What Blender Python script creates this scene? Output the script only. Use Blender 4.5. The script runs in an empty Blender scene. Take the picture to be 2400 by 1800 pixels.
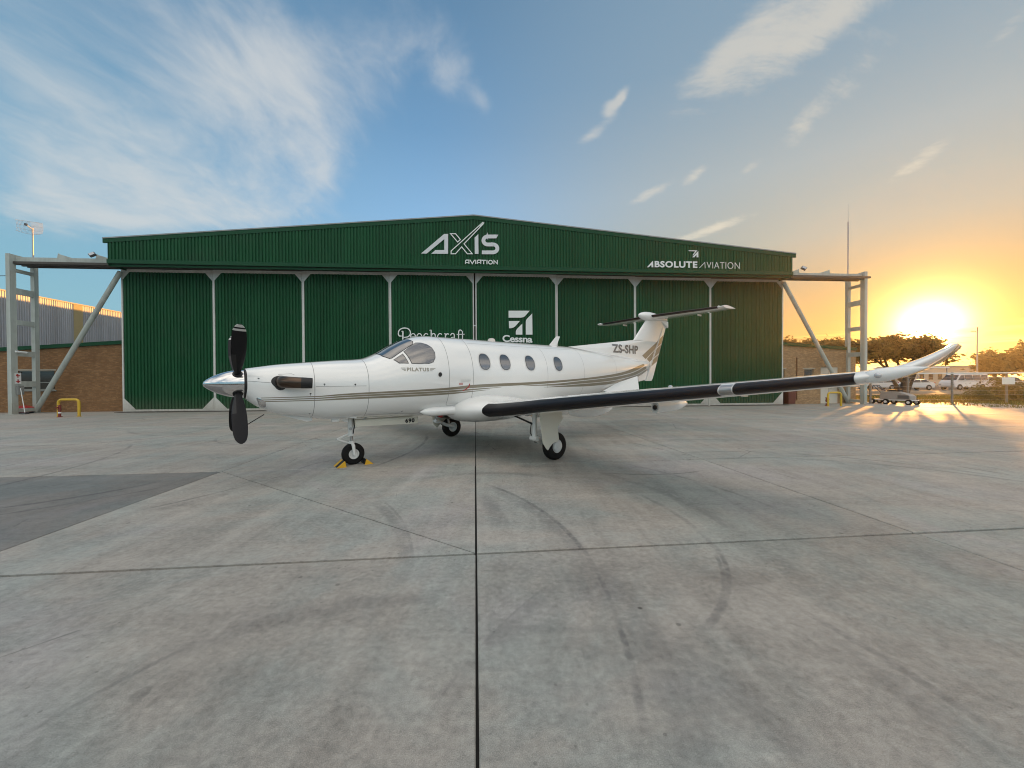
import bpy, bmesh, math, random
from mathutils import Vector, Matrix
import numpy as np
R = math.radians
rnd = random.Random(7)
HAZE = 0.00045
sc = bpy.context.scene
col = sc.collection

# ------------------------------------------------------------------ camera
F, CH = 912.516, 1.7117                       # focal length in photo pixels (2400 wide), eye height
RC = np.array([[0.99998523, -5.281e-05, -0.00543467], [0.0, 0.99995279, -0.00971741], [0.00543493, 0.00971727, 0.99993802]])
cam = bpy.data.cameras.new('camera')
cam.sensor_width = 36.0
cam.lens = F / 2400 * 36
cam.clip_start, cam.clip_end = 0.05, 6000
camo = bpy.data.objects.new('camera', cam); col.objects.link(camo)
m = Matrix.Identity(4)
for i in range(3):
    m[i][0], m[i][1], m[i][2] = RC[0][i], RC[2][i], -RC[1][i]
m[2][3] = CH
camo.matrix_world = m
sc.camera = camo

# ------------------------------------------------------------------ sun, sky, exposure
SUN_AZ, SUN_EL = R(47.0), R(5.2)
SUN = Vector((math.sin(SUN_AZ) * math.cos(SUN_EL), math.cos(SUN_AZ) * math.cos(SUN_EL), math.sin(SUN_EL)))
sl = bpy.data.lights.new('sun', 'SUN')
sl.energy = 4.2; sl.angle = R(0.6); sl.color = (1.0, 0.44, 0.10)
so = bpy.data.objects.new('sun', sl); col.objects.link(so)
so.rotation_euler = SUN.to_track_quat('Z', 'Y').to_euler()

sc.view_settings.view_transform = 'Standard'
sc.view_settings.look = 'None'
sc.view_settings.gamma = 1.0
sc.view_settings.use_curve_mapping = False
sc.view_settings.exposure = 0.8
sc.render.resolution_x, sc.render.resolution_y = 1024, 768

world = bpy.data.worlds.new('World'); sc.world = world
world.use_nodes = True
NT_ = world.node_tree; NT_.nodes.clear()

class G:
    """tiny helper that writes shader nodes as expressions"""
    def __init__(s, nt): s.nt = nt; s.L = nt.links
    def n(s, t, **k):
        nd = s.nt.nodes.new(t)
        for a, b in k.items(): setattr(nd, a, b)
        return nd
    def put(s, sock, v):
        if isinstance(v, bpy.types.NodeSocket): s.L.new(v, sock)
        elif v is not None:
            if isinstance(v, (tuple, list)) and sock.type == 'RGBA' and len(v) == 3: v = (*v, 1)
            sock.default_value = v
    def m(s, op, a, b=None, c=None, clamp=False):
        nd = s.n('ShaderNodeMath', operation=op); nd.use_clamp = clamp
        s.put(nd.inputs[0], a)
        if b is not None: s.put(nd.inputs[1], b)
        if c is not None: s.put(nd.inputs[2], c)
        return nd.outputs[0]
    def v(s, op, a, b=None):
        nd = s.n('ShaderNodeVectorMath', operation=op)
        s.put(nd.inputs[0], a)
        if b is not None: s.put(nd.inputs[1], b)
        return nd.outputs['Value'] if op in ('DOT_PRODUCT', 'LENGTH', 'DISTANCE') else nd.outputs[0]
    def mix(s, f, a, b, mode='MIX'):
        nd = s.n('ShaderNodeMix', data_type='RGBA', blend_type=mode)
        s.put(nd.inputs[0], f); s.put(nd.inputs[6], a); s.put(nd.inputs[7], b)
        return nd.outputs[2]
    def noise(s, vec, scale, detail=4, rough=.55, dist=0.0):
        nd = s.n('ShaderNodeTexNoise'); s.put(nd.inputs['Vector'], vec)
        nd.inputs['Scale'].default_value = scale; nd.inputs['Detail'].default_value = detail
        nd.inputs['Roughness'].default_value = rough; nd.inputs['Distortion'].default_value = dist
        return nd.outputs[0]
    def ramp(s, f, lo, hi):
        nd = s.n('ShaderNodeMapRange', interpolation_type='SMOOTHSTEP'); s.put(nd.inputs[0], f)
        nd.inputs[1].default_value = lo; nd.inputs[2].default_value = hi
        return nd.outputs[0]
    def map(s, vec, loc=(0, 0, 0), rot=(0, 0, 0), scale=(1, 1, 1)):
        nd = s.n('ShaderNodeMapping'); s.put(nd.inputs[0], vec)
        nd.inputs[1].default_value = loc; nd.inputs[2].default_value = rot; nd.inputs[3].default_value = scale
        return nd.outputs[0]

def ray(u, v):
    return RC.T @ np.array([(u - 1200) / F, 1, -(v - 900) / F])
def udir(u, v):
    d = ray(u, v); return tuple(d / np.linalg.norm(d))

g = G(NT_)
out = g.n('ShaderNodeOutputWorld'); bg = g.n('ShaderNodeBackground')
tc = g.n('ShaderNodeTexCoord').outputs['Generated']
D = g.v('NORMALIZE', tc)
sky = g.n('ShaderNodeTexSky', sky_type='NISHITA')
sky.sun_disc = False; sky.sun_elevation = SUN_EL; sky.sun_rotation = SUN_AZ
sky.air_density = 1.0; sky.dust_density = 1.2; sky.ozone_density = 1.5
#SKYBODY
sep = g.n('ShaderNodeSeparateXYZ'); g.put(sep.inputs[0], D)
dx, dy, dz = sep.outputs
hor = g.v('NORMALIZE', g.v('MULTIPLY', D, (1, 1, 0)))
ca = g.v('DOT_PRODUCT', hor, (math.sin(SUN_AZ), math.cos(SUN_AZ), 0))       # 1 towards the sun's azimuth
el = g.m('MULTIPLY', g.m('ARCSINE', dz), 180 / math.pi)
elf = g.m('DIVIDE', g.m('MAXIMUM', el, 0.0), 90)
def cr(stops):
    nd = g.n('ShaderNodeValToRGB'); g.put(nd.inputs[0], elf)
    e = nd.color_ramp.elements
    while len(e) < len(stops): e.new(.5)
    for k, (p, c) in enumerate(stops): e[k].position = p / 90; e[k].color = (*c, 1)
    return nd.outputs[0]
anti = cr([(0, (.32, .57, .65)), (6, (.30, .57, .66)), (18, (.24, .47, .64)), (35, (.175, .34, .50)), (50, (.14, .28, .43)), (90, (.11, .24, .42))])
mid = cr([(0, (.62, .72, .78)), (12, (.50, .69, .86)), (22, (.30, .54, .82)), (32, (.18, .37, .60)), (45, (.115, .25, .41)), (90, (.11, .24, .42))])
sunny = cr([(0, (.72, .34, .05)), (5, (.70, .36, .08)), (10, (.57, .40, .19)), (16, (.46, .47, .39)), (24, (.43, .49, .49)), (36, (.27, .39, .48)), (55, (.20, .33, .46)), (90, (.11, .24, .42))])
s1 = g.mix(g.ramp(ca, -0.15, 0.72), anti, mid)
base = g.mix(g.ramp(ca, 0.46, 1.03), s1, sunny)
# glow round the sun
cs = g.v('DOT_PRODUCT', D, tuple(SUN))
ang = g.m('MULTIPLY', g.m('ARCCOSINE', g.m('MINIMUM', cs, 0.999999)), 180 / math.pi)
halo = g.m('EXPONENT', g.m('MULTIPLY', g.m('POWER', g.m('DIVIDE', ang, 4.4), 1.3), -1))
core = g.m('EXPONENT', g.m('MULTIPLY', g.m('POWER', g.m('DIVIDE', ang, 1.55), 1.2), -1))
def scale(c, f):
    nd = g.n('ShaderNodeVectorMath', operation='SCALE'); g.put(nd.inputs[0], c); g.put(nd.inputs['Scale'], f); return nd.outputs[0]
glow = g.v('ADD', scale((.50, .26, .0), halo), scale((12.0, 6.0, 2.2), core))
# a share of the physical sky keeps the fall-off natural
base = g.v('ADD', g.v('MULTIPLY', base, (.505, .515, .53)), g.v('MULTIPLY', g.v('MINIMUM', sky.outputs[0], (8, 6, 4.5)), (.007, .007, .007)))
base = g.v('ADD', base, glow)
# clouds, laid out on a flat deck far above the ground
deck = g.v('DIVIDE', D, g.n('ShaderNodeCombineXYZ').outputs[0])
dd = g.m('ADD', g.m('MAXIMUM', dz, 0.0), .16)
cmb = g.n('ShaderNodeCombineXYZ'); g.put(cmb.inputs[0], g.m('DIVIDE', dx, dd)); g.put(cmb.inputs[1], g.m('DIVIDE', dy, dd))
NT_.nodes.remove(NT_.nodes[deck.node.name])
P = cmb.outputs[0]
warp = g.n('ShaderNodeTexNoise'); g.put(warp.inputs['Vector'], P); warp.inputs['Scale'].default_value = 1.3; warp.inputs['Detail'].default_value = 3
Pw = g.v('ADD', P, scale(g.v('SUBTRACT', warp.outputs['Color'], (.5, .5, .5)), .55))
# streaks drift along one wind direction
Ps = g.map(Pw, rot=(0, 0, R(14)), scale=(1.7, .75, 1))
streak = g.noise(Ps, 1.5, 9, .60)
fine = g.noise(g.map(Pw, rot=(0, 0, R(-20)), scale=(1.9, 1.0, 1)), 7.5, 5, .62)
soft = g.noise(Pw, 1.1, 3, .5)
def blob(u, v, ru, rv, rot=0, w=1.0):
    """a soft patch of cover around one direction of the sky"""
    c = Vector(udir(u, v)); e1 = Vector((c.y, -c.x, 0)).normalized(); e2 = e1.cross(c)
    a = R(rot); f1 = e1 * math.cos(a) + e2 * math.sin(a); f2 = e2 * math.cos(a) - e1 * math.sin(a)
    k = F / c.length * 1.0
    q1 = g.m('DIVIDE', g.v('DOT_PRODUCT', g.v('SUBTRACT', D, tuple(c)), tuple(f1)), ru)
    q2 = g.m('DIVIDE', g.v('DOT_PRODUCT', g.v('SUBTRACT', D, tuple(c)), tuple(f2)), rv)
    d2 = g.m('ADD', g.m('MULTIPLY', q1, q1), g.m('MULTIPLY', q2, q2))
    s = g.v('DOT_PRODUCT', D, tuple(c))
    return g.m('MULTIPLY', g.m('EXPONENT', g.m('MULTIPLY', d2, -1)), g.m('MULTIPLY', g.m('GREATER_THAN', s, 0), w))
bl = [blob(460, 440, .17, .065, 18, 1.75), blob(600, 320, .14, .13, 40, 1.55), blob(690, 360, .10, .08, 30, .55), blob(165, 310, .14, .075, -25, 1.1), blob(110, 90, .26, .08, -28, .36),
      blob(640, 90, .13, .10, -40, .55), blob(380, 60, .10, .05, -30, .35), blob(960, 120, .17, .10, 25, .62), blob(1060, 175, .045, .04, 20, .55), blob(1130, 235, .02, .03, 40, .6), blob(140, 490, .08, .035, 15, .55),
      blob(255, 500, .035, .018, -25, .8), blob(70, 400, .14, .06, -20, .45)]
cov = bl[0]
for b in bl[1:]: cov = g.m('ADD', cov, b)
# beyond the frame, behind and above: cloud cover added to brighten aircraft and apron
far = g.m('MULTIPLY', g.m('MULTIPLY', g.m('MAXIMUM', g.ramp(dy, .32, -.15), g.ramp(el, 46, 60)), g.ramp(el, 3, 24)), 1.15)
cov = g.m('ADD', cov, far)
dens = g.m('ADD', g.m('MULTIPLY', streak, .62), g.m('ADD', g.m('MULTIPLY', fine, .22), g.m('MULTIPLY', soft, .30)))
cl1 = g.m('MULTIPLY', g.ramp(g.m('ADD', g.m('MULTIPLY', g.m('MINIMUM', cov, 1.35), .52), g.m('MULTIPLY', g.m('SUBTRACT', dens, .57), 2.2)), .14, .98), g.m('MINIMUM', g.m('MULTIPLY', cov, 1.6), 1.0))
bl2 = [blob(1800, 60, .17, .05, 22, 1.0), blob(1910, 55, .12, .04, 18, .9), blob(1700, 130, .08, .03, 30, .9), blob(1980, 30, .12, .035, 20, .8), blob(1430, 255, .022, .016, 40, 1.5), blob(1455, 232, .014, .010, 40, 1.5), blob(1390, 315, .04, .014, 20, 1.5),
       blob(1520, 455, .05, .012, 20, 1.5), blob(1625, 415, .030, .012, 30, 1.4), blob(1660, 540, .09, .011, 12, 1.6), blob(2150, 380, .045, .014, 30, 1.3), blob(1470, 205, .03, .012, 35, .7),
       blob(1880, 290, .04, .02, 50, .9), blob(2000, 170, .12, .03, 40, .7), blob(1750, 400, .03, .012, 30, 1.0), blob(2390, 40, .04, .015, 40, .7)]
cv2 = bl2[0]
for b in bl2[1:]: cv2 = g.m('ADD', cv2, b)
fin2 = g.m('ADD', g.m('MULTIPLY', g.noise(g.map(Pw, rot=(0, 0, R(35)), scale=(1, 2.0, 1)), 8.5, 9, .70), .75), g.m('MULTIPLY', g.noise(P, 16, 4, .6), .30))
cl2 = g.m('MULTIPLY', g.ramp(g.m('ADD', fin2, g.m('MULTIPLY', cv2, .34)), .66, 1.16), g.m('MINIMUM', g.m('MULTIPLY', cv2, 1.8), 1.0))
# low streaks lit gold near the horizon by the sun
low = g.map(cmb.outputs[0], scale=(.25, 1, 1))
zs = g.n('ShaderNodeCombineXYZ'); g.put(zs.inputs[0], g.m('ARCTAN2', dx, dy)); g.put(zs.inputs[1], g.m('MULTIPLY', dz, 26))
lows = g.ramp(g.noise(zs.outputs[0], 3.0, 5, .6, .4), .46, .66)
lows = g.m('MULTIPLY', lows, g.m('MULTIPLY', g.ramp(el, 5.6, 3.8), g.ramp(ca, .78, .96)))
ccol = g.mix(g.ramp(ca, .55, 1.0), (.395, .40, .395), (.53, .46, .36))
ccol = g.mix(g.m('MAXIMUM', g.ramp(dy, .25, -.6), g.ramp(el, 44, 70)), ccol, (1.50, 1.34, 1.14))     # unseen clouds made brighter and warmer as fill light
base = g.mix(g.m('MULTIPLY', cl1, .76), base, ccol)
base = g.mix(g.m('MULTIPLY', cl2, .46), base, g.mix(g.ramp(el, 24, 14), ccol, (.64, .56, .42)))
base = g.mix(g.m('MULTIPLY', lows, .8), base, (1.5, .98, .22))
# below the horizon: dull land tone
base = g.mix(g.ramp(el, -1.0, 0.0), (.18, .16, .13), base)
g.put(bg.inputs[0], scale(base, 10.0)); bg.inputs[1].default_value = 0.1
g.L.new(bg.outputs[0], out.inputs[0])
world.cycles.sampling_method = 'MANUAL'; world.cycles.sample_map_resolution = 1024
# ------------------------------------------------------------------ helpers
class MB:
    """collects shapes, then links them as ONE mesh object"""
    def __init__(s): s.v = []; s.f = []
    def poly(s, pts):
        b = len(s.v); s.v += [tuple(p) for p in pts]; s.f.append(tuple(range(b, b + len(pts)))); return s
    def grid(s, rows, close_u=False, close_v=False):
        b = len(s.v); n = len(rows[0])
        for r in rows: s.v += [tuple(p) for p in r]
        R_ = len(rows)
        for i in range(R_ if close_u else R_ - 1):
            i2 = (i + 1) % R_
            for j in range(n if close_v else n - 1):
                j2 = (j + 1) % n
                s.f.append((b + i * n + j, b + i * n + j2, b + i2 * n + j2, b + i2 * n + j))
        return s
    def box(s, a, b, mat=None):
        x0, y0, z0 = a; x1, y1, z1 = b; k = len(s.v)
        p = [(x0, y0, z0), (x1, y0, z0), (x1, y1, z0), (x0, y1, z0), (x0, y0, z1), (x1, y0, z1), (x1, y1, z1), (x0, y1, z1)]
        if mat is not None: p = [tuple(mat @ Vector(q)) for q in p]
        s.v += p
        s.f += [tuple(k + i for i in q) for q in ((0, 3, 2, 1), (4, 5, 6, 7), (0, 1, 5, 4), (1, 2, 6, 5), (2, 3, 7, 6), (3, 0, 4, 7))]
        return s
    def tube(s, pts, r, n=10, cap=True, sy=1.0):
        pts = [Vector(p) for p in pts]; rs = r if isinstance(r, (list, tuple)) else [r] * len(pts)
        up = None; rows = []
        for i, p in enumerate(pts):
            d = (pts[min(i + 1, len(pts) - 1)] - pts[max(i - 1, 0)]).normalized()
            if up is None:
                up = Vector((0, 0, 1)) if abs(d.z) < .9 else Vector((1, 0, 0))
            a = d.cross(up).normalized(); u2 = a.cross(d).normalized(); up = u2
            rows.append([p + (a * math.cos(t) + u2 * math.sin(t) * sy) * rs[i] for t in [2 * math.pi * k / n for k in range(n)]])
        s.grid(rows, close_v=True)
        if cap: s.poly(list(reversed(rows[0]))); s.poly(rows[-1])
        return s
    def lathe(s, prof, o, ax, n=24, cap=True):
        """prof: (distance along ax, radius)"""
        o = Vector(o); ax = Vector(ax).normalized(); a = ax.orthogonal().normalized(); b = ax.cross(a)
        rows = [[o + ax * d + (a * math.cos(2 * math.pi * k / n) + b * math.sin(2 * math.pi * k / n)) * r for k in range(n)] for d, r in prof]
        s.grid(rows, close_v=True)
        if cap: s.poly(list(reversed(rows[0]))); s.poly(rows[-1])
        return s
    def prism(s, pts, d):
        """polygon pts (3D) extruded along vector d"""
        d = Vector(d); p = [Vector(q) for q in pts]; q = [a + d for a in p]
        s.poly(list(reversed(p))); s.poly(q); n = len(p)
        for i in range(n): s.poly([p[i], p[(i + 1) % n], q[(i + 1) % n], q[i]])
        return s
    def build(s, name, mat=None, parent=None, smooth=False, bevel=0, weld=True, angle=40, mats=None):
        me = bpy.data.meshes.new(name); me.from_pydata(s.v, [], s.f)
        bm = bmesh.new(); bm.from_mesh(me)
        if weld: bmesh.ops.remove_doubles(bm, verts=bm.verts, dist=1e-5)
        bmesh.ops.recalc_face_normals(bm, faces=bm.faces)
        if bevel: bmesh.ops.bevel(bm, geom=[e for e in bm.edges if len(e.link_faces) == 2 and e.calc_face_angle(0) > .5], offset=bevel, segments=2, affect='EDGES', clamp_overlap=True)
        bm.to_mesh(me); bm.free()
        return link(name, me, mat, parent, smooth, angle)
def link(name, me, mat=None, parent=None, smooth=False, angle=40):
    if mat: me.materials.append(mat)
    if smooth:
        me.polygons.foreach_set('use_smooth', [True] * len(me.polygons))
        try: me.set_sharp_from_angle(angle=R(angle))
        except Exception: pass
    o = bpy.data.objects.new(name, me); col.objects.link(o)
    if parent: o.parent = parent
    return o
def tag(o, label=None, cat=None, group=None, kind=None):
    if label: o['label'] = label
    if cat: o['category'] = cat
    if group: o['group'] = group
    if kind: o['kind'] = kind
    return o
def empty(name, loc=(0, 0, 0), rz=0, label=None, cat=None, group=None):
    o = bpy.data.objects.new(name, None); col.objects.link(o); o.location = loc; o.rotation_euler = (0, 0, rz); o.empty_display_size = .3
    return tag(o, label, cat, group)
KIDS = lambda o: [c for c in bpy.data.objects if c.parent == o]
def copy_tree(o, parent=None):
    c = o.copy(); col.objects.link(c)
    if parent: c.parent = parent
    for ch in KIDS(o): copy_tree(ch, c)
    return c

def pmat(name, colr, rough=.6, metal=0.0, var=0.0, vscale=3.0, bump=0.0, bscale=40.0, coat=0.0, spec=.5, dirt=None, ior=None, objvar=0.0):
    m_ = bpy.data.materials.new(name); m_.use_nodes = True; nt = m_.node_tree; b = nt.nodes['Principled BSDF']; q = G(nt)
    b.inputs['Roughness'].default_value = rough; b.inputs['Metallic'].default_value = metal
    b.inputs['Specular IOR Level'].default_value = spec
    b.inputs['Coat Weight'].default_value = coat; b.inputs['Coat Roughness'].default_value = .03
    if ior: b.inputs['IOR'].default_value = ior
    oc = q.n('ShaderNodeTexCoord').outputs['Object']
    c = (*colr, 1)
    if var or objvar:
        f = q.noise(oc, vscale, 6, .6)
        f = q.m('MULTIPLY_ADD', q.m('SUBTRACT', f, .5), var * 4, 1.0)
        if objvar:
            f = q.m('MULTIPLY', f, q.m('MULTIPLY_ADD', q.n('ShaderNodeObjectInfo').outputs['Random'], objvar, 1 - objvar / 2))
        nd = q.n('ShaderNodeVectorMath', operation='SCALE'); nd.inputs[0].default_value = colr; q.put(nd.inputs['Scale'], f)
        c = nd.outputs[0]
    if dirt:
        dc, amt, sc_ = dirt
        c = q.mix(q.m('MULTIPLY', q.ramp(q.noise(oc, sc_, 7, .65), .48, .72), amt), c, (*dc, 1))
    q.put(b.inputs['Base Color'], c)
    if bump:
        bn = q.n('ShaderNodeBump'); bn.inputs['Strength'].default_value = bump; bn.inputs['Distance'].default_value = .02
        q.put(bn.inputs['Height'], q.noise(oc, bscale, 4, .6)); q.L.new(bn.outputs[0], b.inputs['Normal'])
    return m_

WHITE = pmat('white_aircraft_paint', (.86, .86, .845), .22, coat=1.0, var=.012, vscale=1.5)
GREYW = pmat('gear_white_paint', (.70, .70, .68), .42, var=.03, vscale=9)
DOORW = pmat('gear_door_paint', (.74, .71, .61), .35, coat=.4, var=.02)
STRIPE = pmat('taupe_stripe', (.245, .215, .155), .28, coat=.8)
BOOT = pmat('black_rubber_boot', (.007, .007, .010), .38, var=.05, vscale=2, spec=.22)
CHROME = pmat('polished_metal', (.66, .66, .67), .12, 1.0, var=.02, vscale=4)
BRONZE = pmat('heated_exhaust_metal', (.105, .075, .058), .30, 1.0, var=.12, vscale=5)
BLACK = pmat('matt_black', (.012, .012, .013), .55)
TYRE = pmat('tyre_rubber', (.011, .0105, .0105), .75, var=.06, vscale=12, bump=.15, spec=.2)
PROP = pmat('propeller_grey', (.016, .016, .018), .42, var=.05, vscale=6, spec=.12)
PROPW = pmat('propeller_tip_white', (.62, .62, .60), .4)
GLASS = pmat('dark_window_glass', (.035, .038, .045), .03, spec=1.0, coat=1.0, ior=1.75)
SEAM = pmat('seam_grey', (.22, .22, .22), .6)
DARKG = pmat('dark_grey_paint', (.09, .09, .095), .5)
LETT = pmat('registration_grey', (.16, .155, .15), .35, coat=.4)
LOGOG = pmat('taupe_lettering', (.33, .31, .26), .4)
REDP = pmat('red_paint', (.42, .03, .03), .4)
RUSTR = pmat('rusty_red_paint', (.20, .035, .025), .6, var=.1, vscale=12)
STEEL = pmat('bare_steel', (.42, .42, .42), .35, .9, var=.1, vscale=10)
LENS = pmat('clear_lens', (.55, .56, .58), .08, .3, coat=1.0)
DGREEN = pmat('green_sheet_steel', (.0115, .076, .031), .48, var=.09, vscale=.8, objvar=.16, spec=.14, dirt=((.035, .075, .045), .35, .5))
DGREEN2 = pmat('green_flashing', (.014, .072, .034), .48, var=.05, vscale=1.2, spec=.14)
DWHITE = pmat('dusty_white_steel', (.60, .61, .58), .5, var=.05, vscale=1.5, dirt=((.38, .34, .27), .35, 1.7))
GANTRY = pmat('pale_green_grey_steel', (.43, .47, .44), .5, var=.05, vscale=1.2, dirt=((.30, .30, .27), .4, 1.4))
SIGNW = pmat('white_sign_letters', (.80, .83, .82), .4)
SIGNS = pmat('silver_sign_letters', (.66, .68, .70), .35, .1)
RAILD = pmat('dark_track_steel', (.085, .075, .065), .6, .3, var=.1)
YELL = pmat('yellow_pipe_paint', (.62, .40, .03), .42, var=.06, vscale=6, dirt=((.28, .17, .05), .5, 6))
YELC = pmat('yellow_chock_plastic', (.72, .40, .02), .5)
GALV = pmat('galvanised_sheet', (.36, .38, .42), .5, .25, var=.09, vscale=.9, dirt=((.30, .29, .28), .4, .6))
RUSTY = pmat('yellowed_fibreglass_sheet', (.40, .33, .17), .6, var=.06)
ROOFM = pmat('roof_sheet', (.30, .31, .31), .55, .2, var=.08)

def weather(m_, dust, amt, streak):
    """ground dust along the foot of a wall and faint rain streaks down it"""
    nt = m_.node_tree; q = G(nt); b = nt.nodes['Principled BSDF']; src = b.inputs['Base Color'].links[0].from_socket
    oc = q.n('ShaderNodeTexCoord').outputs['Object']; sp = q.n('ShaderNodeSeparateXYZ'); q.put(sp.inputs[0], oc)
    st = q.noise(q.map(oc, scale=(5.5, 5.5, .16)), 1.0, 5, .6); st2 = q.noise(q.map(oc, scale=(1.35, 1.35, .02)), 1.0, 2, .5)
    nd = q.n('ShaderNodeVectorMath', operation='SCALE'); q.put(nd.inputs[0], src)
    q.put(nd.inputs['Scale'], q.m('ADD', 1.0, q.m('ADD', q.m('MULTIPLY', q.m('SUBTRACT', st, .5), streak), q.m('MULTIPLY', q.m('SUBTRACT', st2, .5), streak * .9))))
    f = q.m('MULTIPLY', q.ramp(sp.outputs[2], 1.1, .05), q.m('MULTIPLY', q.noise(oc, 3.5, 6, .7), amt))
    q.put(b.inputs['Base Color'], q.mix(f, nd.outputs[0], dust))
weather(DGREEN, (.20, .18, .13), .45, .5); weather(DWHITE, (.30, .24, .16), .8, .35); weather(GANTRY, (.26, .22, .16), .7, .5); weather(GALV, (.25, .22, .18), .3, .6)
def brick_mat(name, c1, c2, mortar):
    m_ = bpy.data.materials.new(name); m_.use_nodes = True; nt = m_.node_tree; b = nt.nodes['Principled BSDF']; q = G(nt)
    oc = q.n('ShaderNodeTexCoord').outputs['Object']
    sp = q.n('ShaderNodeSeparateXYZ'); q.put(sp.inputs[0], oc)
    cb = q.n('ShaderNodeCombineXYZ'); q.put(cb.inputs[0], q.m('ADD', sp.outputs[0], sp.outputs[1])); q.put(cb.inputs[1], sp.outputs[2])
    br = q.n('ShaderNodeTexBrick'); q.put(br.inputs['Vector'], cb.outputs[0])
    br.inputs['Color1'].default_value = (*c1, 1); br.inputs['Color2'].default_value = (*c2, 1); br.inputs['Mortar'].default_value = (*mortar, 1)
    br.inputs['Scale'].default_value = 1.0; br.inputs['Mortar Size'].default_value = .007; br.inputs['Bias'].default_value = 0
    br.inputs['Brick Width'].default_value = .232; br.inputs['Row Height'].default_value = .084
    big = q.noise(cb.outputs[0], 1.1, 5, .6)
    per = q.noise(q.v('MULTIPLY', cb.outputs[0], (4.3, 11.9, 1)), 1.0, 2, .7)
    c = q.mix(q.m('MULTIPLY', q.ramp(per, .38, .62), .8), br.outputs['Color'], (*[x * .55 for x in c1], 1))
    c = q.mix(q.m('MULTIPLY', q.ramp(big, .45, .75), .35), c, (*[x * .7 for x in c2], 1))
    q.put(b.inputs['Base Color'], c); b.inputs['Roughness'].default_value = .85
    bn = q.n('ShaderNodeBump'); bn.inputs['Strength'].default_value = .7; bn.inputs['Distance'].default_value = .01
    q.put(bn.inputs['Height'], q.m('SUBTRACT', 1.0, br.outputs['Fac'])); q.L.new(bn.outputs[0], b.inputs['Normal'])
    return m_
BRICK = brick_mat('tan_brick', (.36, .19, .08), (.22, .105, .04), (.24, .17, .10))
BRICKR = brick_mat('glare_lit_brick', (.50, .33, .18), (.38, .23, .12), (.40, .30, .19))  # right-hand brick, its colour lightened to imitate the sun's glare

# ------------------------------------------------------------------ ground
PJ = 0.094073                                                  # the slab joints run a little askew to the view
JB = Vector((math.cos(PJ), math.sin(PJ), 0)); JA = Vector((-math.sin(PJ), math.cos(PJ), 0))
HP = 0.081; HD = 23.896                                        # hangar front: heading, distance
HWv = Vector((math.cos(HP), math.sin(HP), 0)); HNv = Vector((-math.sin(HP), math.cos(HP), 0))
def hg(s, n, z=0): return HWv * s + HNv * n + Vector((0, 0, z))   # hangar-aligned point

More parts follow.
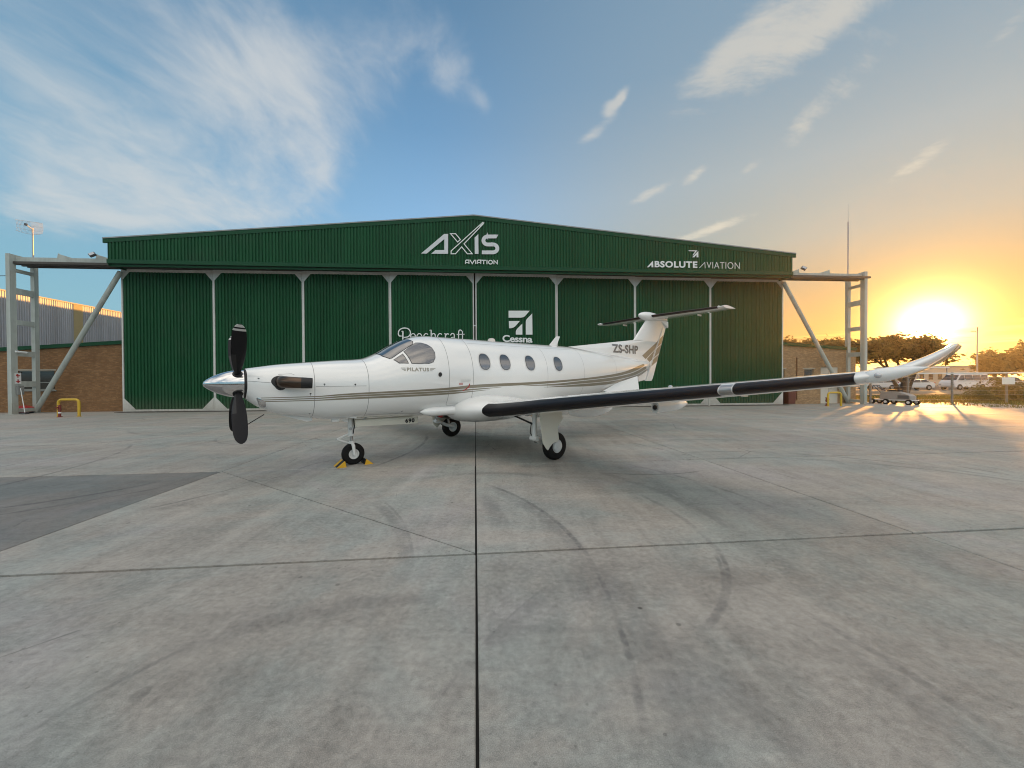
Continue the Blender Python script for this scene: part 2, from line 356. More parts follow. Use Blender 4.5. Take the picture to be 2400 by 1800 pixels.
def concrete():
    m_ = bpy.data.materials.new('apron_concrete'); m_.use_nodes = True; nt = m_.node_tree; b = nt.nodes['Principled BSDF']; q = G(nt)
    wp = q.n('ShaderNodeNewGeometry').outputs['Position']
    rv = q.n('ShaderNodeObjectInfo').outputs['Random']
    big = q.noise(wp, .33, 6, .58, .6)
    med = q.noise(wp, 1.6, 6, .62, .3)
    fine = q.noise(wp, 22, 5, .7)
    grain = q.noise(wp, 170, 3, .75)
    # broom and sweep streaks follow the long direction of the slabs, slightly skewed
    st1 = q.noise(q.map(wp, rot=(0, 0, R(12)), scale=(2.1, .16, 1)), 1.6, 7, .62, .5)
    st2 = q.noise(q.map(wp, rot=(0, 0, R(-16)), scale=(1.7, .15, 1)), 1.8, 7, .64, .6)
    st3 = q.noise(q.map(wp, rot=(0, 0, R(4)), scale=(.14, 1.1, 1)), 1.5, 7, .64, .5)
    val = q.m('ADD', q.m('MULTIPLY', q.m('SUBTRACT', big, .5), .32), q.m('MULTIPLY', q.m('SUBTRACT', med, .5), .32))
    val = q.m('ADD', val, q.m('MULTIPLY', q.m('SUBTRACT', st1, .5), .44))
    val = q.m('ADD', val, q.m('MULTIPLY', q.m('SUBTRACT', st2, .5), .40))
    val = q.m('ADD', val, q.m('MULTIPLY', q.m('SUBTRACT', st3, .5), .55))
    val = q.m('ADD', val, q.m('MULTIPLY', q.m('SUBTRACT', fine, .5), 1.0))
    val = q.m('ADD', val, q.m('MULTIPLY', q.m('SUBTRACT', q.noise(wp, 5.5, 9, .70, .4), .5), .62))
    val = q.m('ADD', val, q.m('MULTIPLY', q.m('SUBTRACT', grain, .5), 1.5))
    val = q.m('ADD', val, q.m('MULTIPLY', q.m('SUBTRACT', rv, .5), .13))
    dark = None
    def add(d):
        nonlocal dark
        dark = d if dark is None else q.m('MAXIMUM', dark, d)
    # tyre tracks: arcs of circles, broken up by noise, some with a tread rhythm
    wob = q.v('ADD', wp, q.v('MULTIPLY', q.v('SUBTRACT', q.n('ShaderNodeTexNoise').outputs['Color'], (.5, .5, .5)), (0, 0, 0)))
    brk = q.m('MULTIPLY_ADD', q.ramp(q.noise(wp, 1.3, 4, .6), .36, .58), .7, .3)
    brk2 = q.m('MULTIPLY_ADD', q.ramp(q.noise(wp, 14, 5, .75), .34, .6), .6, .4)
    brkk = q.m('MULTIPLY', brk, brk2)
    arcs = TRACKS
    for (cx, cy, rr, w, s, mx, my, hl) in arcs:
        d = q.v('DISTANCE', wp, (cx, cy, 0))
        e = q.m('ABSOLUTE', q.m('SUBTRACT', d, rr))
        f_ = q.m('MULTIPLY', q.m('SUBTRACT', 1.0, q.ramp(e, w * .25, w)), min(.9, s * 1.1))
        add(q.m('MULTIPLY', f_, q.ramp(q.v('DISTANCE', wp, (mx, my, 0)), hl * 1.05, hl * .75)))
    dark = q.m('MULTIPLY', dark, brkk)
    # oil drops and small dark specks
    vo = q.n('ShaderNodeTexVoronoi', feature='F1'); q.put(vo.inputs['Vector'], wp); vo.inputs['Scale'].default_value = 2.3
    sp = q.m('MULTIPLY', q.m('LESS_THAN', vo.outputs['Distance'], .045), q.m('GREATER_THAN', q.noise(wp, .9, 2, .5), .50))
    vo2 = q.n('ShaderNodeTexVoronoi', feature='F1'); q.put(vo2.inputs['Vector'], wp); vo2.inputs['Scale'].default_value = 9
    sp2 = q.m('MULTIPLY', q.m('LESS_THAN', vo2.outputs['Distance'], .085), q.m('GREATER_THAN', q.noise(wp, .7, 2, .5), .50))
    spots = q.m('MAXIMUM', q.m('MULTIPLY', sp, .55), q.m('MULTIPLY', sp2, .40))
    for (cx, cy, rx, ry, a, s) in STAINS:
        p2 = q.map(q.v('SUBTRACT', wp, (cx, cy, 0)), rot=(0, 0, -a), scale=(1 / rx, 1 / ry, 0))
        d = q.m('ADD', q.v('LENGTH', p2), q.m('MULTIPLY', q.m('SUBTRACT', med, .5), 1.2))
        spots = q.m('MAXIMUM', spots, q.m('MULTIPLY', q.m('SUBTRACT', 1.0, q.ramp(d, .75, 1.0)), s))
    tone = q.m('ADD', 1.0, val)
    tint = q.mix(q.ramp(q.noise(wp, .55, 5, .6, .5), .40, .62), (.350, .325, .292), (.304, .318, .298))
    tint = q.mix(q.m('MULTIPLY', q.ramp(q.noise(wp, .42, 5, .6, .8), .50, .68), .6), tint, (.372, .345, .340))
    nd = q.n('ShaderNodeVectorMath', operation='SCALE'); q.put(nd.inputs[0], tint); q.put(nd.inputs['Scale'], tone)
    crk = q.n('ShaderNodeTexVoronoi', feature='DISTANCE_TO_EDGE'); q.put(crk.inputs['Vector'], q.v('ADD', wp, q.v('MULTIPLY', q.v('SUBTRACT', q.n('ShaderNodeTexNoise').outputs['Color'], (.5, .5, .5)), (0, 0, 0)))); crk.inputs['Scale'].default_value = .34
    ck = q.m('MULTIPLY', q.m('LESS_THAN', q.m('ADD', crk.outputs['Distance'], q.m('MULTIPLY', q.m('SUBTRACT', med, .5), .03)), .0016), q.m('GREATER_THAN', big, .55))
    dark = q.m('MAXIMUM', dark, q.m('MULTIPLY', ck, .5))
    c = q.mix(dark, nd.outputs[0], (.085, .085, .09)); c = q.mix(spots, c, (.085, .08, .075))
    return m_, q, b, c, val, grain, fine
def gpx(u, v):
    r = ray(u, v); t = CH / -r[2]; return Vector((r[0] * t, r[1] * t))
def mark(a, b_, c_, w, s, over=1.15):
    """tyre mark on the apron: the circle through three ground points, with its middle and half length"""
    A_, B_, C_ = gpx(*a), gpx(*b_), gpx(*c_)
    d = 2 * (A_.x * (B_.y - C_.y) + B_.x * (C_.y - A_.y) + C_.x * (A_.y - B_.y))
    if abs(d) < 1e-4: d = 1e-4
    ux = (A_.length_squared * (B_.y - C_.y) + B_.length_squared * (C_.y - A_.y) + C_.length_squared * (A_.y - B_.y)) / d
    uy = (A_.length_squared * (C_.x - B_.x) + B_.length_squared * (A_.x - C_.x) + C_.length_squared * (B_.x - A_.x)) / d
    o_ = Vector((ux, uy)); return (ux, uy, (A_ - o_).length, w, s, (A_.x + C_.x) / 2, (A_.y + C_.y) / 2, (A_ - C_).length / 2 * over)
TRACKS = [mark(*a) for a in (
    ((1150, 1138), (1306, 1225), (1393, 1330), .05, .62), ((1393, 1330), (1444, 1442), (1506, 1690), .04, .62), ((1160, 1150), (1320, 1250), (1400, 1360), .14, .30), ((1372, 1310), (1500, 1470), (1700, 1700), .22, .34),
    ((1667, 1464), (1708, 1370), (1690, 1300), .035, .5), ((1655, 1464), (1697, 1372), (1680, 1305), .03, .45), ((1690, 1300), (1620, 1230), (1500, 1160), .05, .32),
    ((887, 1185), (934, 1239), (948, 1310), .10, .34), ((905, 1180), (952, 1240), (966, 1310), .03, .34),
    ((0, 1190), (190, 1163), (362, 1131), .07, .6), ((0, 1206), (190, 1176), (380, 1142), .04, .5), ((361, 1189), (520, 1152), (658, 1116), .05, .5), ((0, 1138), (181, 1093), (307, 1044), .06, .5), ((370, 1195), (560, 1150), (700, 1105), .12, .28),
    ((60, 1720), (200, 1640), (430, 1520), .03, .4), ((430, 1520), (700, 1440), (1000, 1400), .14, .26), ((1040, 1650), (1180, 1480), (1300, 1380), .10, .26), ((1020, 1655), (1160, 1480), (1280, 1376), .02, .34),
    ((1340, 1350), (1520, 1520), (1640, 1790), .20, .32), ((1560, 1500), (1700, 1600), (1900, 1780), .14, .30), ((1760, 1370), (2000, 1500), (2300, 1690), .05, .42), ((1740, 1380), (1980, 1520), (2250, 1720), .14, .25),
    ((1620, 1060), (1900, 1066), (2300, 1110), .06, .5), ((1700, 1074), (1980, 1082), (2390, 1128), .10, .35), ((1560, 1030), (1800, 1034), (2200, 1062), .07, .4), ((1480, 1090), (1640, 1130), (1840, 1200), .05, .4), ((1380, 1100), (1540, 1150), (1720, 1240), .10, .28),
    ((880, 1092), (960, 1060), (1000, 1020), .07, .55), ((700, 1100), (800, 1076), (930, 1074), .05, .35), ((590, 1010), (680, 1040), (790, 1030), .06, .4), ((1000, 1120), (1100, 1110), (1300, 1120), .12, .3), ((1380, 1105), (1500, 1112), (1640, 1104), .04, .45), ((1130, 1160), (1160, 1200), (1180, 1240), .16, .3),
    ((300, 1010), (500, 1022), (720, 1012), .10, .4), ((0, 1030), (200, 1040), (420, 1020), .10, .4), ((1200, 1470), (1330, 1476), (1460, 1470), .05, .3), ((1340, 1500), (1420, 1545), (1480, 1580), .12, .32))]
STAINS = [(1.95, 3.35, .34, .15, .1, .18), (4.35, 5.55, .33, .11, -.1, .2), (-2.05, 2.12, .045, .06, .6, .30), (-1.93, 2.07, .02, .045, .6, .22), (.95, 2.9, .018, .018, 0, .85)]
m_, q, b, c, val, grain, fine = concrete()
q.put(b.inputs['Base Color'], c); b.inputs['Specular IOR Level'].default_value = .26
q.put(b.inputs['Roughness'], q.m('MULTIPLY_ADD', fine, .25, .50))
bn = q.n('ShaderNodeBump'); bn.inputs['Strength'].default_value = .6; bn.inputs['Distance'].default_value = .008
q.put(bn.inputs['Height'], q.m('ADD', q.m('MULTIPLY', grain, .5), fine)); q.L.new(bn.outputs[0], b.inputs['Normal'])
CONC = m_
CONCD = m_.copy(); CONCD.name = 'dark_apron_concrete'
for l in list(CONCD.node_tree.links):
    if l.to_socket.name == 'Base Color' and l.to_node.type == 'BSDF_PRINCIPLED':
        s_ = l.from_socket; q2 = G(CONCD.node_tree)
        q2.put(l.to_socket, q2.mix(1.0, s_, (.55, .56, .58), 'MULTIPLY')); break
SOIL = pmat('dry_soil', (.20, .165, .11), .95, spec=.1, var=.08, vscale=.4, bump=.4, bscale=6)
JOINT = pmat('joint_filler', (.018, .0175, .017), .95)

tag(MB().box((-1500, -800, -.45), (1500, 2400, -.12)).build('ground', SOIL), kind='structure')
apron = tag(MB().prism([hg(-55, -40, -.30), hg(29.4, -40, -.30), hg(29.4, 25.3, -.30), hg(-55, 25.3, -.30)], (0, 0, .27)).build('apron', JOINT), kind='structure')
# slabs: one mesh shared by all
PW, PT = 4.826, 4.05
def slab_mesh(w, t):
    bm = bmesh.new(); gx, gy = .0085, .022; ch = .006
    lo = [(gx, gy), (w - gx, gy), (w - gx, t - gy), (gx, t - gy)]
    a = [bm.verts.new((x, y, -.12)) for x, y in lo]; b_ = [bm.verts.new((x, y, -ch)) for x, y in lo]
    cx, cy = w / 2, t / 2
    c_ = [bm.verts.new((x + ch * (1 if x < cx else -1), y + ch * (1 if y < cy else -1), 0)) for x, y in lo]
    for p_, q_ in ((a, b_), (b_, c_)):
        for i in range(4): bm.faces.new((p_[i], p_[(i + 1) % 4], q_[(i + 1) % 4], q_[i]))
    bm.faces.new(c_)
    me = bpy.data.meshes.new('slab'); bm.to_mesh(me); bm.free(); return me
SLAB = slab_mesh(PW, PT); SLAB.materials.append(CONC)
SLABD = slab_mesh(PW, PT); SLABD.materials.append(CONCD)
C0, T0 = -.0008, 3.849
TB = [T0 + PT * k for k in range(-2, 6)]
for i in range(-9, 8):
    for k in range(-2, 6):
        x0, t0 = C0 + i * PW, T0 + k * PT
        if t0 + PT > 26.2 or x0 > 29.0: continue
        p = JB * x0 + JA * t0
        if p.x > 27.5: continue
        if i == -1 and k == 0:                                # this slab was sawn across its diagonal
            for tri in (((0, 0), (PW, 0), (0, PT)), ((PW, PT), (0, PT), (PW, 0))):
                cx, cy = sum(q_[0] for q_ in tri) / 3, sum(q_[1] for q_ in tri) / 3
                pts = []
                for (x, y) in tri:
                    d = Vector((cx - x, cy - y)); d.normalize(); pts.append((x + d.x * .024, y + d.y * .024, -.12))
                o = MB().prism(pts, (0, 0, .12)).build('slab', CONC, apron)
                o.location = p; o.rotation_euler = (0, 0, PJ)
            continue
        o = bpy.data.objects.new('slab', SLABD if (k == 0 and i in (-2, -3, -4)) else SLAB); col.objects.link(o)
        o.parent = apron; o.location = p + Vector((0, 0, rnd.uniform(-.002, .001))); o.rotation_euler = (0, 0, PJ)
# the strip of plain concrete along the building line and the right-hand edge
edge = MB().prism([hg(-50, 23.0, -.14), hg(29.4, 23.0, -.14), hg(29.4, 26.0, -.14), hg(-50, 26.0, -.14)], (0, 0, .128))
edge.prism([hg(23.5, -16, -.145), hg(29.3, -16, -.145), hg(29.3, 22.9, -.145), hg(23.5, 22.9, -.145)], (0, 0, .130))
o = edge.build('edge_strip', CONC, apron)
# ------------------------------------------------------------------ hangar
SL, SR, SM = -20.48, 19.85, -.32
hangar = empty('hangar', HNv * HD, HP, 'large green corrugated steel hangar with a low gable and eight white framed sliding doors', 'hangar')
def hp(u, v, off):
    """photo pixel -> (s, z) on the hangar's front plane moved `off` metres towards the viewer"""
    r = ray(u, v); t = (HD - off) / (-math.sin(HP) * r[0] + math.cos(HP) * r[1])
    return (math.cos(HP) * r[0] + math.sin(HP) * r[1]) * t, CH + r[2] * t
def corrugated(mb, x0, x1, zlo, zhi, y, pitch=.178, depth=.050, frac=.40):
    """sheet of trapezoid ribs between x0 and x1; zlo/zhi are functions of x; ribs stand out towards -y"""
    n = max(1, round((x1 - x0) / pitch)); p = (x1 - x0) / n; xs = []
    for i in range(n):
        b_ = x0 + i * p
        for fx, d in ((0, 0), (frac * .75, 0), (frac * .75 + .10, 1), (.92, 1)):
            xs.append((b_ + fx * p, d))
    xs.append((x1, 0))
    mb.grid([[(x, y - depth * d, zlo(x)) for x, d in xs], [(x, y - depth * d, zhi(x)) for x, d in xs]])
    return mb
EAVE, APEX = 9.52, 11.34
def roofz(x): return APEX - (APEX - EAVE) * abs(x - SM) / (20.12)
# body behind the doors
mb = MB()
mb.poly([(SL, .5, -.1), (SL, 44, -.1), (SL, 44, 9.35), (SL, .5, 9.35)])
hw_ = mb.build('side_wall', DGREEN, hangar)
o = MB().poly([(SR, .5, -.1), (SR, .5, 9.35), (SR, 44, 9.35), (SR, 44, -.1)]).build('side_wall', DGREEN, hangar)
o = MB().poly([(SL, 44, -.1), (SR, 44, -.1), (SR, 44, 9.35), (SM, 44, 11.2), (SL, 44, 9.35)]).build('back_wall', DGREEN, hangar)
for sgn in (-1, 1):
    xe = SM + sgn * 20.08
    MB().prism([(SM, -.98, APEX), (xe, -.98, roofz(xe) - .0), (xe, 44.3, roofz(xe)), (SM, 44.3, APEX)], (0, 0, .06)).build('roof', ROOFM, hangar)
# fascia: ribbed sheet, ridge flashing, two flashing bands and the soffit
FO = .90
fas = corrugated(MB(), SM - 19.85, SM + 19.85, lambda x: 8.40, lambda x: roofz(x) - .18, -FO + .01).build('fascia_sheet', DGREEN, hangar)
for sgn in (-1, 1):
    xe = SM + sgn * 20.08; x1 = SM + sgn * 19.85
    MB().prism([(SM, -FO - .06, APEX + .07), (xe, -FO - .06, roofz(xe) + .07), (xe, -FO - .06, roofz(xe) - .22), (SM, -FO - .06, APEX - .22)], (0, .10, 0)).build('ridge_flashing', DGREEN2, hangar)
    MB().box((x1 - .02, -FO - .02, 8.10), (x1 + .02, .48, 9.40)).build('fascia_end', DGREEN2, hangar)
MB().box((SM - 19.9, -FO - .055, 8.20), (SM + 19.9, -FO + .06, 8.415)).build('flashing', DGREEN2, hangar)
MB().box((SM - 19.85, -FO + .07, 8.06), (SM + 19.85, -FO + .17, 8.175)).build('track_cover', DGREEN2, hangar)
MB().box((SM - 19.85, -FO + .18, 8.32), (SM + 19.85, .47, 8.36)).build('soffit', RAILD, hangar)
for k in range(4):
    MB().box((SM - 19.85, -.58 + k * .27, 8.20), (SM + 19.85, -.50 + k * .27, 8.318)).build('door_track', RAILD, hangar)
# eight doors
EDG = [SL + (SR - SL) / 8 * i for i in range(9)]
DZ = [.20, .10, .0, -.12, -.12, .0, .10, .20]
for i in range(8):
    x0, x1 = EDG[i] + .015, EDG[i + 1] - .015; y = DZ[i]; w_ = .072; top = 8.20
    if i == 4: x0 += .03
    if i == 3: x1 -= .03
    sh = corrugated(MB(), x0 + w_, x1 - w_, lambda x: .14, lambda x: top - .16, y + .03).build('door', DGREEN, hangar)
    fr = MB()
    fr.box((x0, y - .03, .03), (x0 + w_, y + .09, top)); fr.box((x1 - w_, y - .03, .03), (x1, y + .09, top))
    fr.box((x0 + w_, y - .028, .03), (x1 - w_, y + .088, .14)); fr.box((x0 + w_, y - .028, top - .16), (x1 - w_, y + .088, top))
    fr.build('door_frame', DWHITE, sh)
    for (cx, sx) in ((x0 + w_, 1), (x1 - w_, -1)):
        MB().prism([(cx, y - .04, .141), (cx + sx * .62, y - .04, .141), (cx, y - .04, .80)], (0, .03, 0)).build('corner_plate', DWHITE, sh)
        MB().prism([(cx, y - .04, top - .161), (cx, y - .04, top - .62), (cx + sx * .38, y - .04, top - .161)], (0, .03, 0)).build('corner_plate', DWHITE, sh)
MB().box((SL, -.35, -.02), (SR, .40, .022)).build('floor_track', RAILD, hangar)

# ---------------------------------------------------------------- lettering
def tmesh(txt, bold=0.0, spacing=1.0, res=5):
    cu = bpy.data.curves.new('t', 'FONT'); cu.body = txt; cu.size = 1; cu.offset = bold; cu.space_character = spacing; cu.resolution_u = res
    o_ = bpy.data.objects.new('t', cu); col.objects.link(o_)
    dg = bpy.context.evaluated_depsgraph_get(); me = bpy.data.meshes.new_from_object(o_.evaluated_get(dg))
    vs = np.array([v.co[:2] for v in me.vertices]); fs = [tuple(p.vertices) for p in me.polygons]
    bpy.data.objects.remove(o_); bpy.data.curves.remove(cu); bpy.data.meshes.remove(me)
    lo, hi = vs.min(0), vs.max(0); vs = (vs - lo) / (hi - lo)
    return vs, fs
def plate(name, mat, parent, v2, f2, place, thick):
    """flat cut-out: v2/f2 are 2D, place() puts a point on the surface, thick is the vector towards the wall"""
    bm = bmesh.new(); vs = [bm.verts.new(place(*p)) for p in v2]
    for f_ in f2:
        try: bm.faces.new([vs[i] for i in f_])
        except ValueError: pass
    bmesh.ops.remove_doubles(bm, verts=bm.verts, dist=1e-5)
    bmesh.ops.triangulate(bm, faces=[f_ for f_ in bm.faces if len(f_.verts) > 4])
    if thick is not None:
        r_ = bmesh.ops.extrude_face_region(bm, geom=bm.faces[:])
        bmesh.ops.translate(bm, vec=thick, verts=[e for e in r_['geom'] if isinstance(e, bmesh.types.BMVert)])
        bmesh.ops.recalc_face_normals(bm, faces=bm.faces)
    me = bpy.data.meshes.new(name); bm.to_mesh(me); bm.free()
    return link(name, me, mat, parent)
def ribbon(pts, w, closed=False):
    """2D ribbon of width w along pts -> v2, f2 (mitred)"""
    n = len(pts); L_, R_ = [], []
    for i in range(n):
        p = Vector(pts[i])
        a = Vector(pts[i - 1]) if (i > 0 or closed) else None; b_ = Vector(pts[(i + 1) % n]) if (i < n - 1 or closed) else None
        d1 = (p - a).normalized() if a is not None else None; d2 = (b_ - p).normalized() if b_ is not None else None
        if d1 is None: d1 = d2
        if d2 is None: d2 = d1
        t = (d1 + d2); t = t.normalized() if t.length > 1e-6 else d1
        nn = Vector((-t.y, t.x)); k = min(2.2, 1 / max(.3, nn.dot(Vector((-d1.y, d1.x)))))
        ww = w[i] if isinstance(w, (list, tuple)) else w
        L_.append(p + nn * ww / 2 * k); R_.append(p - nn * ww / 2 * k)
    v2 = [tuple(x) for x in L_] + [tuple(x) for x in R_]; f2 = []
    for i in range(n if closed else n - 1):
        j = (i + 1) % n; f2.append((i, j, n + j, n + i))
    return v2, f2
def smooth(pts, k=6):
    """Catmull-Rom through 2D points"""
    P_ = [Vector(p) for p in pts]; P_ = [P_[0] * 2 - P_[1]] + P_ + [P_[-1] * 2 - P_[-2]]; o_ = []
    for i in range(1, len(P_) - 2):
        for j in range(k):
            t = j / k; a, b_, c_, d_ = P_[i - 1:i + 3]
            o_.append(tuple(.5 * ((2 * b_) + (c_ - a) * t + (2 * a - 5 * b_ + 4 * c_ - d_) * t * t + (3 * b_ - a - 3 * c_ + d_) * t ** 3)))
    o_.append(tuple(P_[-2])); return o_
def arc(cx, cy, rx, ry, a0, a1, n=12):
    return [(cx + rx * math.cos(R(a0 + (a1 - a0) * k / n)), cy + ry * math.sin(R(a0 + (a1 - a0) * k / n))) for k in range(n + 1)]
class Art:
    """lettering drawn in the pixels of one photo crop"""
    def __init__(s, x, y, k, off): s.x, s.y, s.k, s.off = x, y, k, off
    def place(s, a, b_):
        q_, z = hp(s.x + a / s.k, s.y + b_ / s.k, s.off); return (q_, -s.off, z)
    def poly(s, name, mat, parent, pts): return plate(name, mat, parent, pts, [tuple(range(len(pts)))], s.place, Vector((0, .02, 0)))
    def many(s, name, mat, parent, parts):
        v2, f2 = [], []
        for (v_, f_) in parts:
            k = len(v2); v2 += v_; f2 += [tuple(i + k for i in q_) for q_ in f_]
        return plate(name, mat, parent, v2, f2, s.place, None)
    def text(s, name, mat, parent, txt, quad, bold=0, spacing=1.0):
        v_, f_ = tmesh(txt, bold, spacing); (a, b_, c_, d_) = [np.array(q_, float) for q_ in quad]   # TL TR BL BR
        pts = [tuple((1 - y) * ((1 - x) * c_ + x * d_) + y * ((1 - x) * a + x * b_)) for x, y in v_]
        return plate(name, mat, parent, pts, f_, s.place, Vector((0, .02, 0)))
A = Art(960, 500, 8.508, FO + .07)
sg = A.poly('lettering', SIGNS, hangar, [(230, 800), (690, 410), (768, 410), (768, 806), (430, 804), (515, 732), (692, 732), (692, 512), (340, 802)])
A.many('letter', SIGNW, sg, [ribbon([(815, 405), (918, 407), (1012, 522), (958, 572)], 19, True)])
A.many('letter', SIGNW, sg, [ribbon([(828, 806), (828, 750), (1458, 180), (1478, 186), (1472, 205), (1085, 608), (1250, 806), (1152, 806), (1038, 668), (915, 806)], 19, True), ([(1385, 246), (1458, 176), (1484, 186), (1400, 268)], [(0, 1, 2, 3)])])
A.poly('letter', SIGNS, sg, [(1296, 485), (1370, 412), (1374, 808), (1300, 808)])
A.many('letter', SIGNS, sg, [ribbon([(1728, 461), (1560, 461)] + arc(1560, 541, 88, 80, 270, 90, 14) + [(1660, 621)] + arc(1660, 699, 90, 79, -90, 90, 14) + [(1440, 778)], 75)])
A.poly('letter', SIGNS, sg, [(1726, 424), (1770, 425), (1727, 499)])
ar = lambda pts: ribbon(pts, 19)
av = []
for dx_ in (0, 236):
    av += [ar([(1114 + dx_, 1008), (1114 + dx_, 958)] + arc(1140 + dx_, 956, 26, 24, 180, 270, 5) + [(1183 + dx_, 932), (1183 + dx_, 1008)]), ar([(1114 + dx_, 982), (1183 + dx_, 982)])]
av += [ar([(1204, 928), (1250, 1004), (1298, 928)]), ar([(1319, 926), (1319, 1010)]), ar([(1432, 935), (1522, 937)]), ar([(1477, 937), (1477, 1012)]), ar([(1543, 928), (1543, 1014)]),
       ribbon(arc(1613, 974, 38, 37, 0, 345, 23), 19, True), ar([(1682, 1014), (1682, 938), (1749, 1006), (1749, 930)])]
A.many('lettering', SIGNW, hangar, av)
A = Art(1480, 570, 7.373, FO + .07)
lg = A.poly('emblem', SIGNW, hangar, [(1155, 135), (1157, 243), (1128, 243), (1126, 195), (1088, 243), (1050, 242)])
A.poly('emblem_bar', SIGNW, lg, [(985, 122), (1140, 124), (1068, 208), (1056, 206), (1104, 139), (1000, 137)])
sg = A.text('lettering', SIGNW, hangar, 'BSOLUTE', [(402, 305), (1140, 314), (402, 416), (1140, 428)], .035, 1.12)
A.poly('letter', SIGNW, sg, [(268, 415), (372, 303), (379, 415), (349, 415), (345, 368), (302, 415)])
sg = A.text('lettering', SIGNW, hangar, 'VIATION', [(1302, 320), (1872, 332), (1302, 432), (1872, 446)], -.016, 1.05)
A.many('letter', SIGNW, sg, [ribbon([(1174, 428), (1268, 332), (1274, 432)], 11)])
A = Art(860, 700, 4.6083, .20)
em = A.poly('emblem', SIGNW, hangar, [(1530, 130), (1758, 130), (1708, 188), (1690, 200), (1664, 205), (1530, 205)])
A.poly('emblem_bar', SIGNW, em, [(1532, 241), (1652, 241), (1606, 295), (1585, 311), (1555, 319), (1535, 319)])
A.poly('emblem_bar', SIGNW, em, [(1785, 160), (1788, 388), (1716, 388), (1716, 250), (1720, 230), (1732, 214)])
A.poly('emblem_bar', SIGNW, em, [(1678, 270), (1679, 388), (1608, 388), (1608, 356), (1613, 338), (1625, 322)])
A.text('lettering', SIGNW, hangar, 'Cessna', [(1464, 391), (1788, 402), (1464, 466), (1788, 476)], .028, .95)
be = []
rb = lambda pts, w=11: ribbon(smooth(pts), w)
be += [rb([(374, 404), (352, 402), (340, 384), (344, 350), (368, 326), (404, 317), (442, 324), (466, 350), (468, 382), (448, 408), (412, 418), (398, 417)], 12), ribbon([(388, 352), (388, 470)], 15), ribbon([(374, 356), (390, 350)], 10)]
for cx in (498, 566):
    be += [ribbon(arc(cx, 415, 27, 38, 10, -325 + 10, 22), 10), ribbon([(cx - 26, 414), (cx + 26, 410)], 7)]
for cx in (640, 790):
    be += [ribbon(arc(cx, 415, 27, 38, 315, 55, 20), 10)]
be += [ribbon([(694, 338), (694, 455)], 12), ribbon([(676, 342), (696, 338)], 8), rb([(697, 396), (712, 378), (730, 380), (738, 400), (738, 455)], 11)]
be += [ribbon([(848, 376), (848, 455)], 12), ribbon([(832, 380), (850, 377)], 8), rb([(850, 398), (866, 380), (886, 384)], 12)]
be += [rb([(902, 396), (918, 376), (940, 382), (944, 410), (944, 455)], 11), rb([(944, 415), (915, 420), (905, 440), (920, 455), (944, 440)], 8)]
be += [rb([(990, 455), (990, 380), (994, 348), (1010, 338), (1026, 350)], 11), ribbon([(970, 386), (1054, 384)], 8), ribbon([(1032, 352), (1032, 455)], 11)]
A.many('lettering', SIGNW, hangar, be)

# ------------------------------------------------------------------ door gantries either side
def gantry(sgn, S, label, dy=0.0):
    t = empty('door_gantry', hg(S, HD + dy), HP, label, 'gantry', 'steel gantries carrying the door tracks')
    i = -sgn                                                    # direction back to the hangar
    for (ya, yb) in ((-.74, -.44), (.42, .64)):
        mb = MB(); mb.box((-.10, ya, .02), (.10, ya + .02, 8.70)); mb.box((-.10, yb - .02, .02), (.10, yb, 8.70)); mb.box((-.09, ya + .0202, .02), (.09, yb - .0202, 8.70))
        mb.box((-.24, ya - .05, 0), (.24, yb + .05, .018)); mb.build('post', GANTRY, t)
    for za, zb in ((.10, .30), (1.48, 1.80), (3.18, 3.46), (4.90, 5.16), (6.58, 6.90), (7.78, 7.95)):
        MB().box((-.085, -.438, za), (.085, .418, zb)).build('rung', GANTRY, t)
    reach = abs(S - (SM + sgn * 19.85)) - .03
    MB().box((-.12, -.438, 8.40), (.12, .418, 8.69)).build('top_beam', GANTRY, t)
    x0, x1 = sorted((i * -.06, i * reach))
    for k in range(4):
        y = -.58 + k * .27 - dy
        MB().box((x0, y, 8.20), (x1, y + .085, 8.32)).build('door_track', RAILD, t)
    mb = MB(); x0, x1 = sorted((i * .135, i * reach)); mb.box((x0, -.46 - dy * .3, 8.325), (x1, -.445 - dy * .3, 8.58)); mb.box((x0, -.444 - dy * .3, 8.325), (x1, .40, 8.345)); mb.box((x0, -.444 - dy * .3, 8.56), (x1, -.20, 8.58)); mb.build('beam', GANTRY, t)
    for fx in (.42, .80):
        x = i * reach * fx
        MB().prism([(x, -.44 - dy * .3, 8.585), (x + i * .05, -.44 - dy * .3, 8.84), (x + i * .12, -.44 - dy * .3, 8.79), (x + i * .78, -.44 - dy * .3, 8.585)], (0, .05, 0)).build('bracket', GANTRY, t)
    MB().tube([(i * .05, .45, .12), (i * (abs(S - (SL if sgn < 0 else SR)) - -.16), -.02 - dy, 7.98)], .125, 14).build('brace', GANTRY, t, smooth=True)
    return t
GL = gantry(-1, -25.35, 'pale green steel door gantry with fire hydrant sign on its front post')
GR = gantry(1, 25.2, 'pale green steel door gantry standing against the sunset with tall whip aerial', .42)
def floodlight(S, label):
    t = empty('floodlight', hg(S, HD - .72, 8.62), HP, label, 'floodlight', 'floodlights on the gantry beams')
    Mx = Matrix.Rotation(R(-35), 4, 'X') @ Matrix.Rotation(R(45), 4, 'Y')
    MB().box((-.145, -.07, -.145), (.145, .05, .145), Matrix.Translation((0, -.02, .08)) @ Mx).build('housing', DARKG, t, bevel=.015)
    MB().box((-.11, -.078, -.11), (.11, -.0685, .11), Matrix.Translation((0, -.02, .08)) @ Mx).build('glass', LENS, t)
    MB().tube([(0, .0, -.02), (0, .06, .10)], .025).build('bracket', GANTRY, t)
floodlight(hp(218, 619, .72)[0], 'small square floodlight tipped on its corner on the beam beside the dish mast')
